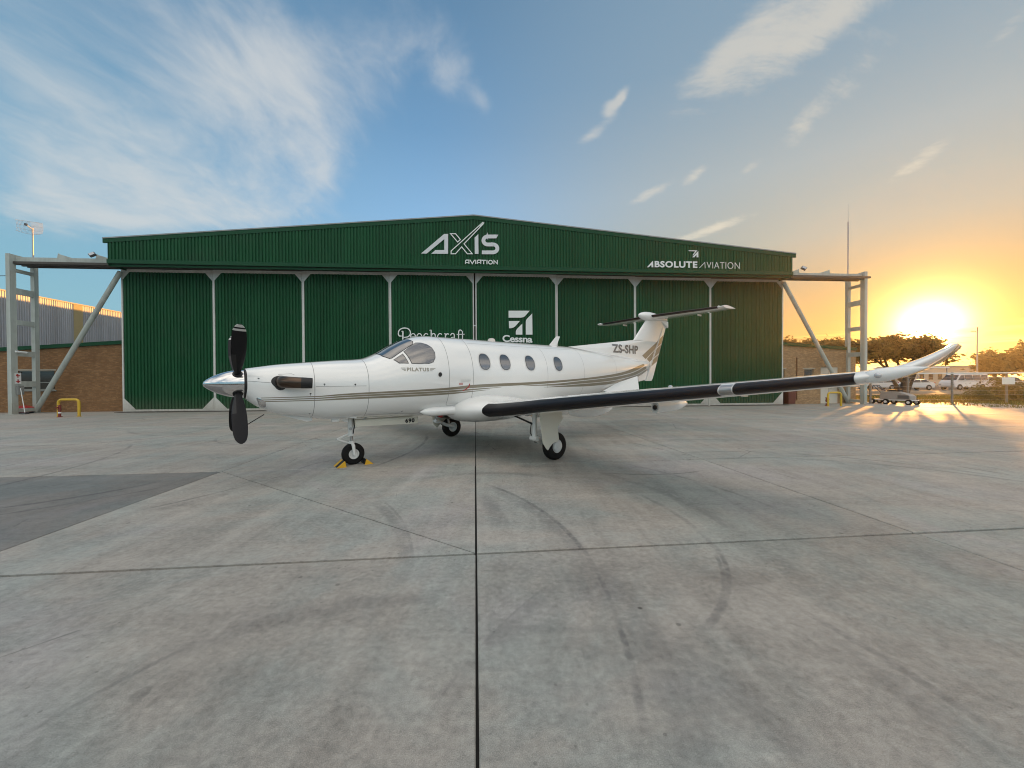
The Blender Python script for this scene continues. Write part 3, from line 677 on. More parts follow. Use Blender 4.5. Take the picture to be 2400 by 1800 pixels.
floodlight(hp(1883, 643, .72)[0], 'small square floodlight on the beam under the whip aerial')
# ------------------------------------------------------------------ aeroplane
plane = empty('airplane', (-.4807, 10.1669, 0), 3.80077, 'white single propeller airplane with taupe stripes parked across the apron in front of the hangar', 'airplane')
# stations: x, ztop, zbot, halfwidth, zw, ntop, nbot
XS=[5.36,5.2,4.9,4.4,3.9,3.4,3.1,2.8,2.5,2.2,1.9,1.5,0.5,-0.5,-1.5,-2.5,-3.5,-4.5,-5.5,-6.3,-6.8,-7.0,-7.06]
ZT=[1.945,1.972,2.022,2.075,2.125,2.17,2.28,2.457,2.61,2.705,2.735,2.735,2.728,2.725,2.722,2.715,2.65,2.57,2.505,2.44,2.39,2.36,2.31]
ZB=[1.40,1.27,1.125,1.03,.955,.955,.953,.95,.93,.925,.935,.93,.95,.95,.98,1.05,1.17,1.36,1.58,1.80,2.0,2.13,2.2]
HW=[.255,.33,.42,.53,.63,.72,.765,.80,.83,.85,.86,.865,.865,.865,.86,.82,.73,.60,.43,.26,.15,.09,.04]
ZW=[1.68,1.66,1.62,1.6,1.6,1.6,1.6,1.62,1.65,1.72,1.76,1.8,1.8,1.8,1.82,1.87,1.95,2.03,2.12,2.2,2.27,2.29,2.29]
NT=[2,2,2.1,2.25,2.3,2.3,2.25,2.2,2.15,2.1,2.1,2.1,2.1,2.1,2.1,2.1,2.1,2,2,2,2,2,2]
NB=[2,2.1,2.2,2.3,2.4,2.4,2.4,2.4,2.4,2.4,2.4,2.4,2.4,2.4,2.4,2.3,2.2,2.1,2,2,2,2,2]
def pchip(xs,ys):
    # xs descending ok -> make ascending
    p=sorted(zip(xs,ys)); X=[a for a,_ in p]; Y=[b for _,b in p]; n=len(X)
    h=[X[i+1]-X[i] for i in range(n-1)]; dl=[(Y[i+1]-Y[i])/h[i] for i in range(n-1)]
    m=[0]*n; m[0]=dl[0]; m[-1]=dl[-1]
    for i in range(1,n-1):
        if dl[i-1]*dl[i]<=0: m[i]=0
        else:
            w1=2*h[i]+h[i-1]; w2=h[i]+2*h[i-1]; m[i]=(w1+w2)/(w1/dl[i-1]+w2/dl[i])
    def f(x):
        x=min(max(x,X[0]),X[-1])
        lo,hi=0,n-1
        while hi-lo>1:
            mid=(lo+hi)//2
            if X[mid]<=x: lo=mid
            else: hi=mid
        t=(x-X[lo])/h[lo]; a=h[lo]
        return ((1+2*t)*(1-t)**2*Y[lo]+t*(1-t)**2*a*m[lo]+t*t*(3-2*t)*Y[lo+1]+t*t*(t-1)*a*m[lo+1])
    return f
class Loft:
    def __init__(s,ZT=ZT,ZB=ZB,HW=HW,ZW=ZW):
        s.fs=[pchip(XS,a) for a in (ZT,ZB,HW,ZW,NT,NB)]
    def par(s,x): return [f(x) for f in s.fs]
    def P(s,x,th):
        zt,zb,hw,zw,nt,nb=s.par(x)
        c,si=math.cos(th),math.sin(th)
        n=nt if si>=0 else nb
        y=hw*math.copysign(abs(c)**(2/n),c)
        z=zw+((zt-zw) if si>=0 else (zw-zb))*math.copysign(abs(si)**(2/n),si)
        return (x,y,z)
LO_OLD = Loft()
class Loft2(Loft):
    def __init__(s):
        h2 = list(HW); n2 = list(NB); h2[1], h2[2] = .362, .442; n2[1], n2[2], n2[3] = 2.8, 2.7, 2.5
        s.fs = [pchip(XS, a) for a in (ZT, ZB, h2, ZW, NT, n2)]
LO = Loft2()
def SP(x, th, off=0.0):
    p = Vector(LO.P(x, th))
    if off:
        e = 1e-3
        a = Vector(LO.P(x - e, th)) - Vector(LO.P(x + e, th)); b_ = Vector(LO.P(x, th + e)) - Vector(LO.P(x, th - e))
        n_ = b_.cross(a); n_ = n_.normalized() if n_.length > 1e-12 else Vector((0, 0, 1))
        if n_.y * p.y + n_.z * (p.z - LO.par(x)[3]) < 0: n_ = -n_
        p = p + n_ * off
    return p
def thz(x, z):
    zt, zb, hw, zw, nt, nb = LO.par(x)
    if z >= zw: return math.asin(min(1, max(0, (z - zw) / (zt - zw))) ** (nt / 2))
    return -math.asin(min(1, max(0, (zw - z) / (zw - zb))) ** (nb / 2))
def skin(name, polys, off, mat, parent, side=1, cuts=5, thick=None, smooth_=True):
    """patch lying on the fuselage; polys are outlines in (x, angle)"""
    bm = bmesh.new()
    for pl in polys:
        f_ = bm.faces.new([bm.verts.new((a, b_, 0)) for a, b_ in pl])
    bmesh.ops.triangulate(bm, faces=bm.faces[:])
    for _ in range(8):
        es = [e for e in bm.edges if Vector(((e.verts[0].co.x - e.verts[1].co.x), (e.verts[0].co.y - e.verts[1].co.y) * .8, 0)).length > .09]
        if not es: break
        bmesh.ops.subdivide_edges(bm, edges=es, cuts=1)
        bmesh.ops.triangulate(bm, faces=[f_ for f_ in bm.faces if len(f_.verts) > 3])
    for v_ in bm.verts:
        p = SP(v_.co.x, v_.co.y, off); v_.co = (p.x, p.y * side, p.z)
    bmesh.ops.recalc_face_normals(bm, faces=bm.faces)
    if sum(f_.normal.y * side for f_ in bm.faces) < 0: bmesh.ops.reverse_faces(bm, faces=bm.faces)
    me = bpy.data.meshes.new(name); bm.to_mesh(me); bm.free()
    return link(name, me, mat, parent, smooth_, 60)
# fuselage
xs = sorted(set([round(-7.06 + 12.42 * i / 150, 4) for i in range(151)] + [5.36]))
NA = 84
mb = MB(); rows = [[SP(x, 2 * math.pi * k / NA) for k in range(NA)] for x in xs]
mb.grid(rows, close_v=True); mb.poly(list(reversed(rows[0])))
fus = mb.build('fuselage', WHITE, plane, smooth=True, angle=50)
# front bulkhead ring and spinner
MB().lathe([(0, .27), (.03, .268), (.03, .10)], (5.345, 0, 1.675), (1, 0, 0), 40).build('spinner_backplate', BLACK, plane, smooth=True)
MB().lathe([(0, .246), (.06, .247), (.14, .238), (.25, .212), (.36, .170), (.45, .122), (.52, .072), (.555, .036), (.566, 0.001)], (5.385, 0, 1.675), (1, 0, 0), 48).build('spinner', CHROME, plane, smooth=True, angle=60)
# blades
BR = [(.20, .10, .05, 24), (.30, .13, .042, 20), (.42, .185, .034, 15), (.60, .235, .027, 8), (.80, .262, .021, 2), (1.0, .258, .016, -3), (1.13, .240, .013, -6), (1.19, .220, .012, -7), (1.232, .197, .011, -8), (1.262, .170, .010, -9), (1.30, .110, .009, -10), (1.322, .045, .006, -10)]
def blade_rows(r0, r1, grow=0.0):
    rr = [b_[0] for b_ in BR]; fn = [pchip(rr, [b_[k] for b_ in BR]) for k in (1, 2, 3)]
    rs = sorted(set([r0, r1] + [r for r in rr if r0 < r < r1] + [r0 + (r1 - r0) * k / 6 for k in range(7)])); rows_ = []
    for r in rs:
        c_, t_, tw = fn[0](r) * .82, fn[1](r) + grow, R(fn[2](r)); row = []
        for k in range(20):
            a = 2 * math.pi * k / 20; u_ = math.cos(a) * c_ / 2; w_ = math.sin(a) * t_ / 2 * (1.25 + .35 * math.cos(a))
            row.append((u_ * math.cos(tw) - w_ * math.sin(tw), u_ * math.sin(tw) + w_ * math.cos(tw), r))
        rows_.append(row)
    return rows_
def blade_mesh(r0, r1, grow=0.0):
    rows_ = blade_rows(r0, r1, grow); mb_ = MB(); mb_.grid(rows_, close_v=True); mb_.poly(list(reversed(rows_[0]))); mb_.poly(rows_[-1]); return mb_
first = None
for k in range(4):
    Mx = Matrix.Translation((5.475, 0, 1.675)) @ Matrix.Rotation(-R(45 + 90 * k), 4, 'X')
    if first is None:
        bl_ = blade_mesh(.20, 1.322).build('propeller_blade', PROP, plane, smooth=True)
        subs = []
        for ra, rb_, nm_, mt_ in ((1.19, 1.232, 'tip_band', PROPW), (1.262, 1.316, 'tip_band', PROPW)):
            bt = MB(); bt.grid([r_[0:11] for r_ in blade_rows(ra, rb_, .003)]); subs.append(bt.build(nm_, mt_, bl_, smooth=True))
        bt = MB(); rw = blade_rows(.27, .70, .004); bt.grid([[q_ for q_ in r_[16:20] + r_[0:5]] for r_ in rw])
        for v_i, v_ in enumerate(bt.v): bt.v[v_i] = (v_[0] + .002, v_[1], v_[2])
        subs.append(bt.build('deicing_boot', BLACK, bl_, smooth=True))
        cf = MB().lathe([(-.03, .085), (.05, .075)], (0, 0, .20), (0, 0, 1), 20).build('blade_cuff', BLACK, bl_, smooth=True); subs.append(cf)
        first = bl_
    else:
        bl_ = first.copy(); col.objects.link(bl_); bl_.parent = plane
        for s_ in subs:
            c_ = s_.copy(); col.objects.link(c_); c_.parent = bl_
    bl_.matrix_local = Mx
# chin intake lip
lip = MB(); rows = []
for (x, sy, sz) in ((5.09, .350, .168), (5.15, .346, .168), (5.195, .332, .158), (5.212, .312, .142), (5.20, .292, .124), (5.15, .278, .11), (5.05, .27, .10)):
    rows.append([(x + .055 * math.sin(a) * (1 if x > 5.1 else .2), sy * math.copysign(abs(math.cos(a)) ** .8, math.cos(a)), 1.388 + sz * math.copysign(abs(math.sin(a)) ** .8, math.sin(a))) for a in [2 * math.pi * k / 40 for k in range(40)]])
lip.grid(rows, close_v=True); lo_ = lip.build('intake_lip', CHROME, plane, smooth=True, angle=70)
mb = MB(); mb.poly([(x + .0, y, z) for x, y, z in rows[-1]]); mb.build('intake_duct', BLACK, lo_)
# exhaust stubs
for s in (1, -1):
    pts = [(4.86, .36 * s, 1.70), (4.85, .46 * s, 1.70), (4.82, .55 * s, 1.70), (4.75, .625 * s, 1.695), (4.66, .665 * s, 1.69), (4.56, .69 * s, 1.685)]
    ex = MB().tube(pts, [.098, .098, .094, .090, .088, .086], 22, cap=False, sy=1.12).build('exhaust_stub', BRONZE, plane, smooth=True, angle=80)
    MB().tube([(4.585, .684 * s, 1.686), (4.52, .70 * s, 1.683), (4.42, .725 * s, 1.678)], [.0875, .0865, .082], 22, cap=False, sy=1.12).build('exhaust_tip', BLACK, ex, smooth=True, angle=80)
    MB().tube([(4.44, .719 * s, 1.68), (4.60, .68 * s, 1.686)], [.077, .079], 20, cap=False, sy=1.12).build('exhaust_inside', BLACK, ex, smooth=True)
    ring = []
    for k in range(28):
        a = 2 * math.pi * k / 28; ring.append((4.875 + .135 * math.cos(a), .21 + .27 * math.sin(a)))
    skin('exhaust_shroud', [ring], .004, BLACK, ex, s)
# stripes
At = [(5.153, -.538), (4.335, -.223), (3.913, -.143), (2.9, -.165), (1.796, -.196), (1.152, -.160), (-.625, -.112), (-2.274, -.101), (-4.028, -.14), (-5.0, -.12), (-5.70, .02), (-6.3, .28)]
Ab = [(5.153, -.572), (4.335, -.251), (3.912, -.182), (2.9, -.212), (1.791, -.252), (1.144, -.236), (-.631, -.176), (-2.279, -.160), (-4.049, -.245), (-5.0, -.28), (-5.70, -.24), (-6.4, -.05)]
Bt = [(5.152, -.640), (4.334, -.281), (3.912, -.195), (2.9, -.225), (1.79, -.267), (1.143, -.258), (.369, -.232)]
Bb = [(5.151, -.682), (4.333, -.312), (3.911, -.237), (2.9, -.272), (1.785, -.316), (1.138, -.292), (.369, -.238)]
Ct = [(5.151, -.730), (4.333, -.343), (3.91, -.255), (2.9, -.288), (1.784, -.326), (1.136, -.313), (.694, -.294)]
Cb = [(5.15, -.777), (4.332, -.372), (3.909, -.304), (2.9, -.338), (1.778, -.374), (1.134, -.335), (.694, -.298)]
B2t = [(-.283, -.190), (-.632, -.190), (-1.4, -.186), (-2.282, -.181), (-4.056, -.275), (-5.0, -.33), (-5.72, -.30), (-6.45, -.12)]
B2b = [(-.283, -.192), (-.637, -.212), (-1.4, -.236), (-2.296, -.262), (-4.102, -.42), (-5.0, -.50), (-5.80, -.56), (-6.6, -.45)]
C2t = [(-1.011, -.268), (-2.3, -.281), (-4.115, -.452), (-5.0, -.55), (-5.82, -.64), (-6.62, -.55)]
C2b = [(-1.011, -.272), (-2.321, -.361), (-4.203, -.62), (-5.0, -.76), (-5.86, -.95), (-6.75, -1.0)]
for s in (1, -1):
    for up, dn in ((At, Ab), (Bt, Bb), (Ct, Cb), (B2t, B2b), (C2t, C2b)):
        up = [q_ for q_ in up if q_[0] != 2.9]; dn = [q_ for q_ in dn if q_[0] != 2.9]; fu = pchip([-a for a, _ in up], [LO_OLD.P(a, b_)[2] for a, b_ in up]); fd = pchip([-a for a, _ in dn], [LO_OLD.P(a, b_)[2] for a, b_ in dn])
        x0, x1 = max(up[0][0], dn[0][0]), min(up[-1][0], dn[-1][0]); n = max(6, int((x0 - x1) / .10)); mbs = MB()
        rows = []
        for k in range(n + 1):
            x = x0 + (x1 - x0) * k / n; a, b_ = thz(x, fu(-x)), thz(x, fd(-x))
            row = []
            for j in range(5):
                p = SP(x, a + (b_ - a) * j / 4, .0022); row.append((p.x, p.y * s, p.z))
            rows.append(row)
        mbs.grid(rows); o = mbs.build('stripe', STRIPE, fus, smooth=True)
# panel seams
def seam(pts, w=.007, s=1):
    """thin line along (x, angle) points"""
    rows = []
    for i, (x, th) in enumerate(pts):
        a = SP(*pts[max(i - 1, 0)]); b_ = SP(*pts[min(i + 1, len(pts) - 1)]); d = (b_ - a).normalized()
        p = SP(x, th, .0016); n_ = (SP(x, th, .01) - SP(x, th)).normalized(); q_ = d.cross(n_) * w / 2
        r_ = [p - q_, p + q_]; rows.append([(v_.x, v_.y * s, v_.z) for v_ in r_])
    return rows
def fan(x, a, b_, n=24): return [(x, a + (b_ - a) * k / n) for k in range(n + 1)]
sm = MB()
for s in (1, -1):
    sm.grid(seam(fan(4.345, 1.56, -1.5), .008, s)); sm.grid(seam(fan(3.43, 1.56, -1.5), .008, s)); sm.grid(seam([(3.40 - .1 * k, -1.02) for k in range(16)], .007, s)); sm.grid(seam([(1.10 - .12 * k, .98) for k in range(30)], .006, s)); sm.grid(seam([(4.9, .55), (4.7, .55), (4.66, .50), (4.66, .0)], .006, s))
    sm.grid(seam([(5.34 - .05 * k, .16 - .002 * k) for k in range(20)], .006, s)); sm.grid(seam([(4.33 - .045 * k, .02) for k in range(20)], .006, s))
    sm.grid(seam(fan(-1.13, 1.3, -.3), .006, s)); sm.grid(seam(fan(-2.60, 1.3, -.9), .006, s)); sm.grid(seam(fan(-4.3, 1.2, -.9), .005, s))
    sm.grid(seam([(-2.6 - .1 * k, 1.12) for k in range(24)], .006, s))
d_ = [(1.76, 1.22)] + [(1.765, 1.22 - .06 * k) for k in range(1, 33)] + [(1.73, -.75)] + [(1.73 - .06 * k, -.75) for k in range(1, 10)] + [(1.16, -.75 + .06 * k) for k in range(0, 33)] + [(1.19 + .06 * k, 1.24) for k in range(0, 10)]
sm.grid(seam(d_, .008))
o = tag(sm.build('panel_seam', SEAM, fus), kind='stuff')
# cockpit and cabin glass
ws = [(3.10, 1.46), (2.86, 1.50), (2.47, 1.50), (2.40, 1.12), (2.43, 1.00), (2.92, .785), (2.965, .81), (3.05, 1.02)]
tri = [(2.892, .695), (2.71, .768), (2.648, .476), (2.812, .541)]
side = [(2.656, .835), (2.50, .93), (2.364, 1.01), (2.26, .958), (2.15, .86), (2.075, .74), (2.045, .60), (2.065, .46), (2.12, .375), (2.207, .356), (2.40, .40), (2.565, .446)]
def grow(pl, d):
    cx = sum(a for a, _ in pl) / len(pl); cy = sum(b_ for _, b_ in pl) / len(pl); o_ = []
    n = len(pl)
    for i in range(n):
        a = Vector(pl[i - 1]); p = Vector(pl[i]); b_ = Vector(pl[(i + 1) % n]); e1 = (p - a).normalized(); e2 = (b_ - p).normalized()
        t = (e1 + e2).normalized(); nn = Vector((t.y, -t.x)); nn = nn if nn.dot(p - Vector((cx, cy))) > 0 else -nn
        k = 1 / max(.45, abs(nn.dot(Vector((e1.y, -e1.x))))); o_.append(tuple(p + nn * d * k))
    return o_
def oval(cx, cz, rx, rz, n=36, pw=2.4):
    pts = []
    for k in range(n):
        a = 2 * math.pi * k / n; x = cx + rx * math.copysign(abs(math.cos(a)) ** (2 / pw), math.cos(a)); z = cz + rz * math.copysign(abs(math.sin(a)) ** (2 / pw), math.sin(a))
        pts.append((x, thz(x, z)))
    return pts
for s in (1, -1):
    for nm, pl in (('windshield', ws), ('quarter_window', tri), ('cockpit_window', side)):
        w_ = skin(nm, [pl], .007, GLASS, plane, s)
        skin('window_seal', [grow(pl, .014)], .004, BLACK if nm == 'windshield' else DARKG, w_, s)
    for cx in (.822, .228, -.563, -1.552):
        w_ = skin('cabin_window', [oval(cx, 2.145, .138, .178)], .008, GLASS, plane, s)
        skin('window_rim', [oval(cx, 2.145, .150, .190)], .005, DARKG, w_, s)
        skin('window_frame', [oval(cx, 2.145, .172, .212)], .003, GREYW, w_, s)
# little hatches, latches and handles
def rect(x0, x1, a, b_): return [(x0, a), (x1, a), (x1, b_), (x0, b_)]
hnd = skin('door_handle', [rect(1.50, 1.24, -.045, -.078)], .02, GREYW, plane)
skin('handle_label', [rect(1.53, 1.43, -.11, -.16)], .003, pmat('pink_label', (.62, .36, .34), .5), hnd)
skin('handle_arrow', [[(1.262, -.125), (1.245, -.15), (1.27, -.215), (1.33, -.27), (1.42, -.31), (1.43, -.295), (1.35, -.25), (1.292, -.20)]], .0035, REDP, hnd)
circ = lambda cx, ct, r, ra=1.0: [(cx + r * math.cos(2 * math.pi * k / 16), ct + r * 1.1 * ra * math.sin(2 * math.pi * k / 16)) for k in range(16)]
vent = skin('static_port', [circ(1.984, .082, .042)], .004, BLACK, plane)
skin('port_ring', [circ(1.984, .082, .056)], .003, GREYW, vent)
for cx, ct in ((5.187, .351), (4.19, .087), (3.673, .063), (4.414, -.134), (4.399, -.958)):
    l_ = skin('latch', [circ(cx, ct, .016)], .004, BLACK, plane)
    skin('latch_stem', [rect(cx - .004, cx + .004, ct - .02, ct - .05)], .003, SEAM, l_)
skin('step_cover', [rect(1.69, 1.17, -.665, -.685)], .012, GREYW, plane)
for cx, ct in ((2.95, -1.0), (2.68, -1.06), (2.45, -1.05), (2.25, -1.08)):
    skin('drain_vent', [rect(cx + .03, cx - .03, ct, ct - .012)], .006, DARKG, plane)
for cx, ct in ((2.72, -.86), (2.18, -.84)): skin('drain_vent', [rect(cx + .008, cx - .008, ct + .04, ct - .03)], .012, DARKG, plane)
# maker's name and wings below the cockpit window
def skin_text(name, txt, x0, x1, z0, z1, mat, bold, parent=plane, sp=1.0, slant=0.0, surf=None, side_=1):
    v_, f_ = tmesh(txt, bold, sp, 4)
    def pl(a, b_):
        x = x0 + (x1 - x0) * a + slant * b_; z = z0 + (z1 - z0) * b_
        if surf: return surf(x, z)
        return SP(x, thz(x, z), .0035)
    bm = bmesh.new(); vs = [bm.verts.new((q_[0], q_[1], 0)) for q_ in v_]
    for q_ in f_:
        try: bm.faces.new([vs[i] for i in q_])
        except ValueError: pass
    bmesh.ops.remove_doubles(bm, verts=bm.verts, dist=1e-5)
    lim = .05 / max(abs(x1 - x0), 1e-3)                         # small facets, so the paint follows the curved skin
    for _ in range(6):
        bmesh.ops.triangulate(bm, faces=[q_ for q_ in bm.faces if len(q_.verts) > 3])
        es = [e for e in bm.edges if e.calc_length() > max(lim, .03)]
        if not es: break
        bmesh.ops.subdivide_edges(bm, edges=es, cuts=1)
    bmesh.ops.triangulate(bm, faces=[q_ for q_ in bm.faces if len(q_.verts) > 3])
    for w_ in bm.verts: w_.co = pl(w_.co.x, w_.co.y)
    me = bpy.data.meshes.new(name); bm.to_mesh(me); bm.free()
    return link(name, me, mat, parent)
lt = skin_text('lettering', 'PILATUS', 2.69, 2.228, 1.905, 1.982, LOGOG, .045, sp=1.2)
mbw = MB()
for k in range(3):
    z = 1.976 - k * .026
    for xa, xb in ((2.805 - .025 * k, 2.71), (2.085 + .035 * k, 2.205)):
        a, b_ = max(xa, xb), min(xa, xb)
        mbw.grid([[tuple(SP(a + (b_ - a) * j / 4, thz(a + (b_ - a) * j / 4, z + dz_), .0035)) for j in range(5)] for dz_ in (0, -.011)])
mbw.build('emblem_wings', LOGOG, lt)

# ---------------------------------------------------------------- wings
def naca(xi, t): return 5 * t * (.2969 * math.sqrt(xi) - .1260 * xi - .3516 * xi ** 2 + .2843 * xi ** 3 - .1030 * xi ** 4)
WT = [  # y, LE x, z, chord, t/c, cant
    (.40, 1.62, 1.03, 3.05, .22, 0), (.70, 1.58, 1.035, 2.98, .215, 0), (.92, 1.50, 1.04, 2.86, .205, 0), (1.10, 1.38, 1.045, 2.64, .190, 0), (1.28, 1.265, 1.052, 2.42, .172, 0), (1.40, 1.215, 1.060, 2.30, .165, 0),
    (3.0, 1.13, 1.234, 1.95, .160, 0), (5.0, 1.01, 1.450, 1.56, .150, 0), (6.6, .90, 1.622, 1.24, .14, 0), (7.10, .868, 1.677, 1.14, .135, 1), (7.40, .82, 1.712, 1.05, .135, 4), (7.52, .765, 1.738, 1.0, .13, 10), (7.62, .69, 1.770, .94, .125, 18),
    (7.73, .575, 1.825, .85, .12, 27), (7.83, .45, 1.892, .74, .115, 34), (7.91, .32, 1.960, .63, .11, 38), (7.97, .22, 2.018, .48, .10, 41), (7.995, .12, 2.045, .34, .06, 42)]
wf = [pchip([w_[0] for w_ in WT], [w_[k] for w_ in WT]) for k in range(1, 6)]
def wing_pt(y, xi, up, s, off=0.0):
    le, z, c_, t_, cant = [f_(y) for f_ in wf]
    yt = naca(xi, t_) * c_ + off; cam_ = .022 * 4 * xi * (1 - xi) * c_
    h_ = cam_ + (yt if up else -yt); x = le - xi * c_ + (off if xi < .01 else 0)
    h_ -= math.tan(R(2.0)) * xi * c_
    return (x, s * (y - h_ * math.sin(R(cant))), z + h_ * math.cos(R(cant)))
XI = [(1 - math.cos(math.pi * k / 22)) / 2 for k in range(23)]
def wing_rows(ys, s, off=0.0, lim=None, limL=None):
    rows_ = []
    for y in ys:
        if lim is None:
            rows_.append([wing_pt(y, xi, True, s, off) for xi in reversed(XI)] + [wing_pt(y, xi, False, s, off) for xi in XI[1:]])
        else:
            u_ = [lim * (k / 8) ** 1.7 for k in range(9)]; l_ = [limL * (k / 8) ** 1.7 for k in range(9)]
            rows_.append([wing_pt(y, xi, True, s, off) for xi in reversed(u_)] + [wing_pt(y, xi, False, s, off) for xi in l_[1:]])
    return rows_
def lin(a, b_, n): return [a + (b_ - a) * k / n for k in range(n + 1)]
for s in (1, -1):
    mb = MB(); r_ = wing_rows(lin(.40, 1.36, 14), s); mb.grid(r_); mb.build('wing_fairing', WHITE, plane, smooth=True, angle=60)
    mb = MB(); r_ = wing_rows(lin(1.36, 7.52, 30), s); mb.grid(r_); w_ = mb.build('wing', WHITE, plane, smooth=True, angle=60)
    mb = MB(); r_ = wing_rows(lin(7.52, 7.995, 18), s); mb.grid(r_); mb.poly(r_[-1]); mb.build('winglet', WHITE, w_, smooth=True, angle=60)
    for a, b_ in ((1.33, 6.10), (6.27, 7.36)):
        mb = MB(); r_ = wing_rows(lin(a, b_, 24), s, .006, .072, .085); mb.grid(r_); mb.poly(r_[0]); mb.poly(r_[-1]); mb.build('deicing_boot', BOOT, w_, smooth=True, angle=50)
    mb = MB(); r_ = wing_rows(lin(6.115, 6.255, 2), s, .005, .05, .06); mb.grid(r_); mb.build('lift_sensor_plate', STEEL, w_, smooth=True)
    # lamp fairing at the tip
    ctr = Vector(wing_pt(7.50, .0, True, s)); mb = MB()
    mb.lathe([(-.10, .002), (-.095, .026), (-.07, .048), (-.02, .064), (.06, .068), (.14, .060), (.24, .040), (.32, .016), (.37, .002)], ctr + Vector((-.056, 0, .0)), (-.12, s, .22), 22).build('lamp_fairing', WHITE, w_, smooth=True, angle=80)
    MB().lathe([(-.02, .026), (.022, .025), (.034, .016), (.038, .002)], ctr + Vector((.018, s * .03, .006)), (1, 0, 0), 18).build('position_light', LENS, w_, smooth=True)
    for k in range(3):
        p = wing_pt(7.92 + .025 * k, 1.0, True, s); MB().tube([p, (p[0] - .16, p[1], p[2] + .02)], .004, 6).build('static_wick', DARKG, w_)
    # flap track fairings hang under the trailing edge
    for yf, xr, xf, zc, rz in ((1.95, -1.0, .50, .985, .125), (3.05, -.99, .40, 1.095, .155), (4.72, -.95, .08, 1.262, .108)):
        mb = MB(); n = 22; rows = []
        for k in range(n + 1):
            t_ = k / n; x = xf + (xr - xf) * t_; rr = rz * (math.sin(math.pi * min(1, t_ * 1.02 + .0)) ** .55 if yf < 4 else (1.0 if t_ < .55 else max(.02, math.cos((t_ - .55) / .45 * math.pi / 2)) ** .7))
            rows.append([(x, s * (yf + rr * .62 * math.cos(a)), zc + .02 * t_ + rr * math.sin(a) * (1.0 if math.sin(a) < 0 else 1.2)) for a in [2 * math.pi * j / 18 for j in range(18)]])
        mb.grid(rows, close_v=True); mb.poly(list(reversed(rows[0]))); mb.poly(rows[-1])
        ff = mb.build('flap_fairing', WHITE, w_, smooth=True, angle=50)
        if yf > 4:
            MB().lathe([(0, .058), (.004, .055)], (xf + .001, s * yf, zc - .01), (1, 0, 0), 20).build('fairing_ring', STEEL, ff)
            MB().lathe([(0, .040), (.004, .038)], (xf + .006, s * yf, zc - .01), (1, 0, 0), 20).build('fairing_lens', BLACK, ff)
    MB().box((-.20, s * 6.0 - .012, 1.46), (-.02, s * 6.0 + .012, 1.53)).build('tie_down_lug', WHITE, w_)
    p = wing_pt(5.3, .25, True, s); MB().lathe([(0, .03), (.02, .028), (.028, .012)], (p[0], p[1], p[2] - .004), (0, 0, 1), 14).build('fuel_cap', LENS, w_, smooth=True)
# keel pod along the lower side
for s in (1, -1):
    mb = MB(); rows = []
    for k in range(19):
        t_ = k / 18; x = 2.36 - 1.70 * t_; rr = .105 * (min(1, t_ / .16) ** .5 if t_ < .16 else 1.0)
        rr = max(rr, .002)
        rows.append([(x, s * (.635 + rr * math.cos(a)), 1.045 + rr * .95 * math.sin(a)) for a in [2 * math.pi * j / 20 for j in range(20)]])
    mb.grid(rows, close_v=True); mb.build('keel_pod', WHITE, plane, smooth=True)

# ---------------------------------------------------------------- tail
def hinge(z): return -6.94 - (z - 1.90) * .5415
def tedge(z): return -7.31 - (z - 1.77) * .451
def fle(z): return -6.085 - (z - 3.12) * 1.0 if z >= 3.12 else -6.085 + (3.12 - z) * (3.30 / .395)
def fin_y(x, z):
    le = min(fle(max(z, 2.72)), -3.0); c_ = le - tedge(z); xi = min(1, max(0, (le - x) / c_))
    w_ = .088 if z > 3.0 else .088 + (3.0 - z) * .03
    return max(.004, w_ * naca(xi, .1) / .05 * (min(1, xi * 3.2) ** .8 if z < 3.12 else 1.0))
def fin_rows(zs, xa, xb, n=22):
    Lr = []
    for z in zs:
        a, b_ = xa(z), xb(z); row = []
        pr = [a + (b_ - a) * (1 - math.cos(math.pi * k / n)) / 2 for k in range(n + 1)]
        Lr.append([(x, fin_y(x, z), z) for x in pr] + [(x, -fin_y(x, z), z) for x in reversed(pr)])
    return Lr
zs = [2.2, 2.45, 2.55] + [2.6 + .02 * k for k in range(27)] + [3.16, 3.22, 3.3, 3.4, 3.5, 3.6, 3.7, 3.8, 3.9, 3.96]
mb = MB(); r_ = fin_rows(zs, lambda z: min(fle(max(z, 2.72)), -2.78), lambda z: hinge(z) + .012, 44); mb.grid(r_, close_v=True); mb.poly(r_[-1])
fin = mb.build('tail_fin', WHITE, plane, smooth=True, angle=50)
zs = lin(1.66, 3.80, 22)
mb = MB(); r_ = fin_rows(zs, lambda z: hinge(z) - .006, lambda z: tedge(z) if z > 1.77 else tedge(z) + (1.77 - z) * .4, 12); mb.grid(r_, close_v=True); mb.poly(r_[0]); mb.poly(r_[-1])
rud = mb.build('rudder', WHITE, plane, smooth=True, angle=50)
MB().prism([(-6.30, -.03, 1.78), (-6.37, -.03, 1.633), (-6.80, -.03, 1.70), (-6.93, -.03, 1.95), (-6.93, -.03, 2.2), (-6.4, -.03, 1.98)], (0, .06, 0)).build('tail_keel', WHITE, plane, bevel=.012)
MB().tube([(hinge(1.95) + .0, .055, 1.95), (hinge(3.7), .055, 3.7)], .008, 8).build('hinge_line', WHITE, rud)
fs = lambda x, z: (x, fin_y(x, z) + .008, z)
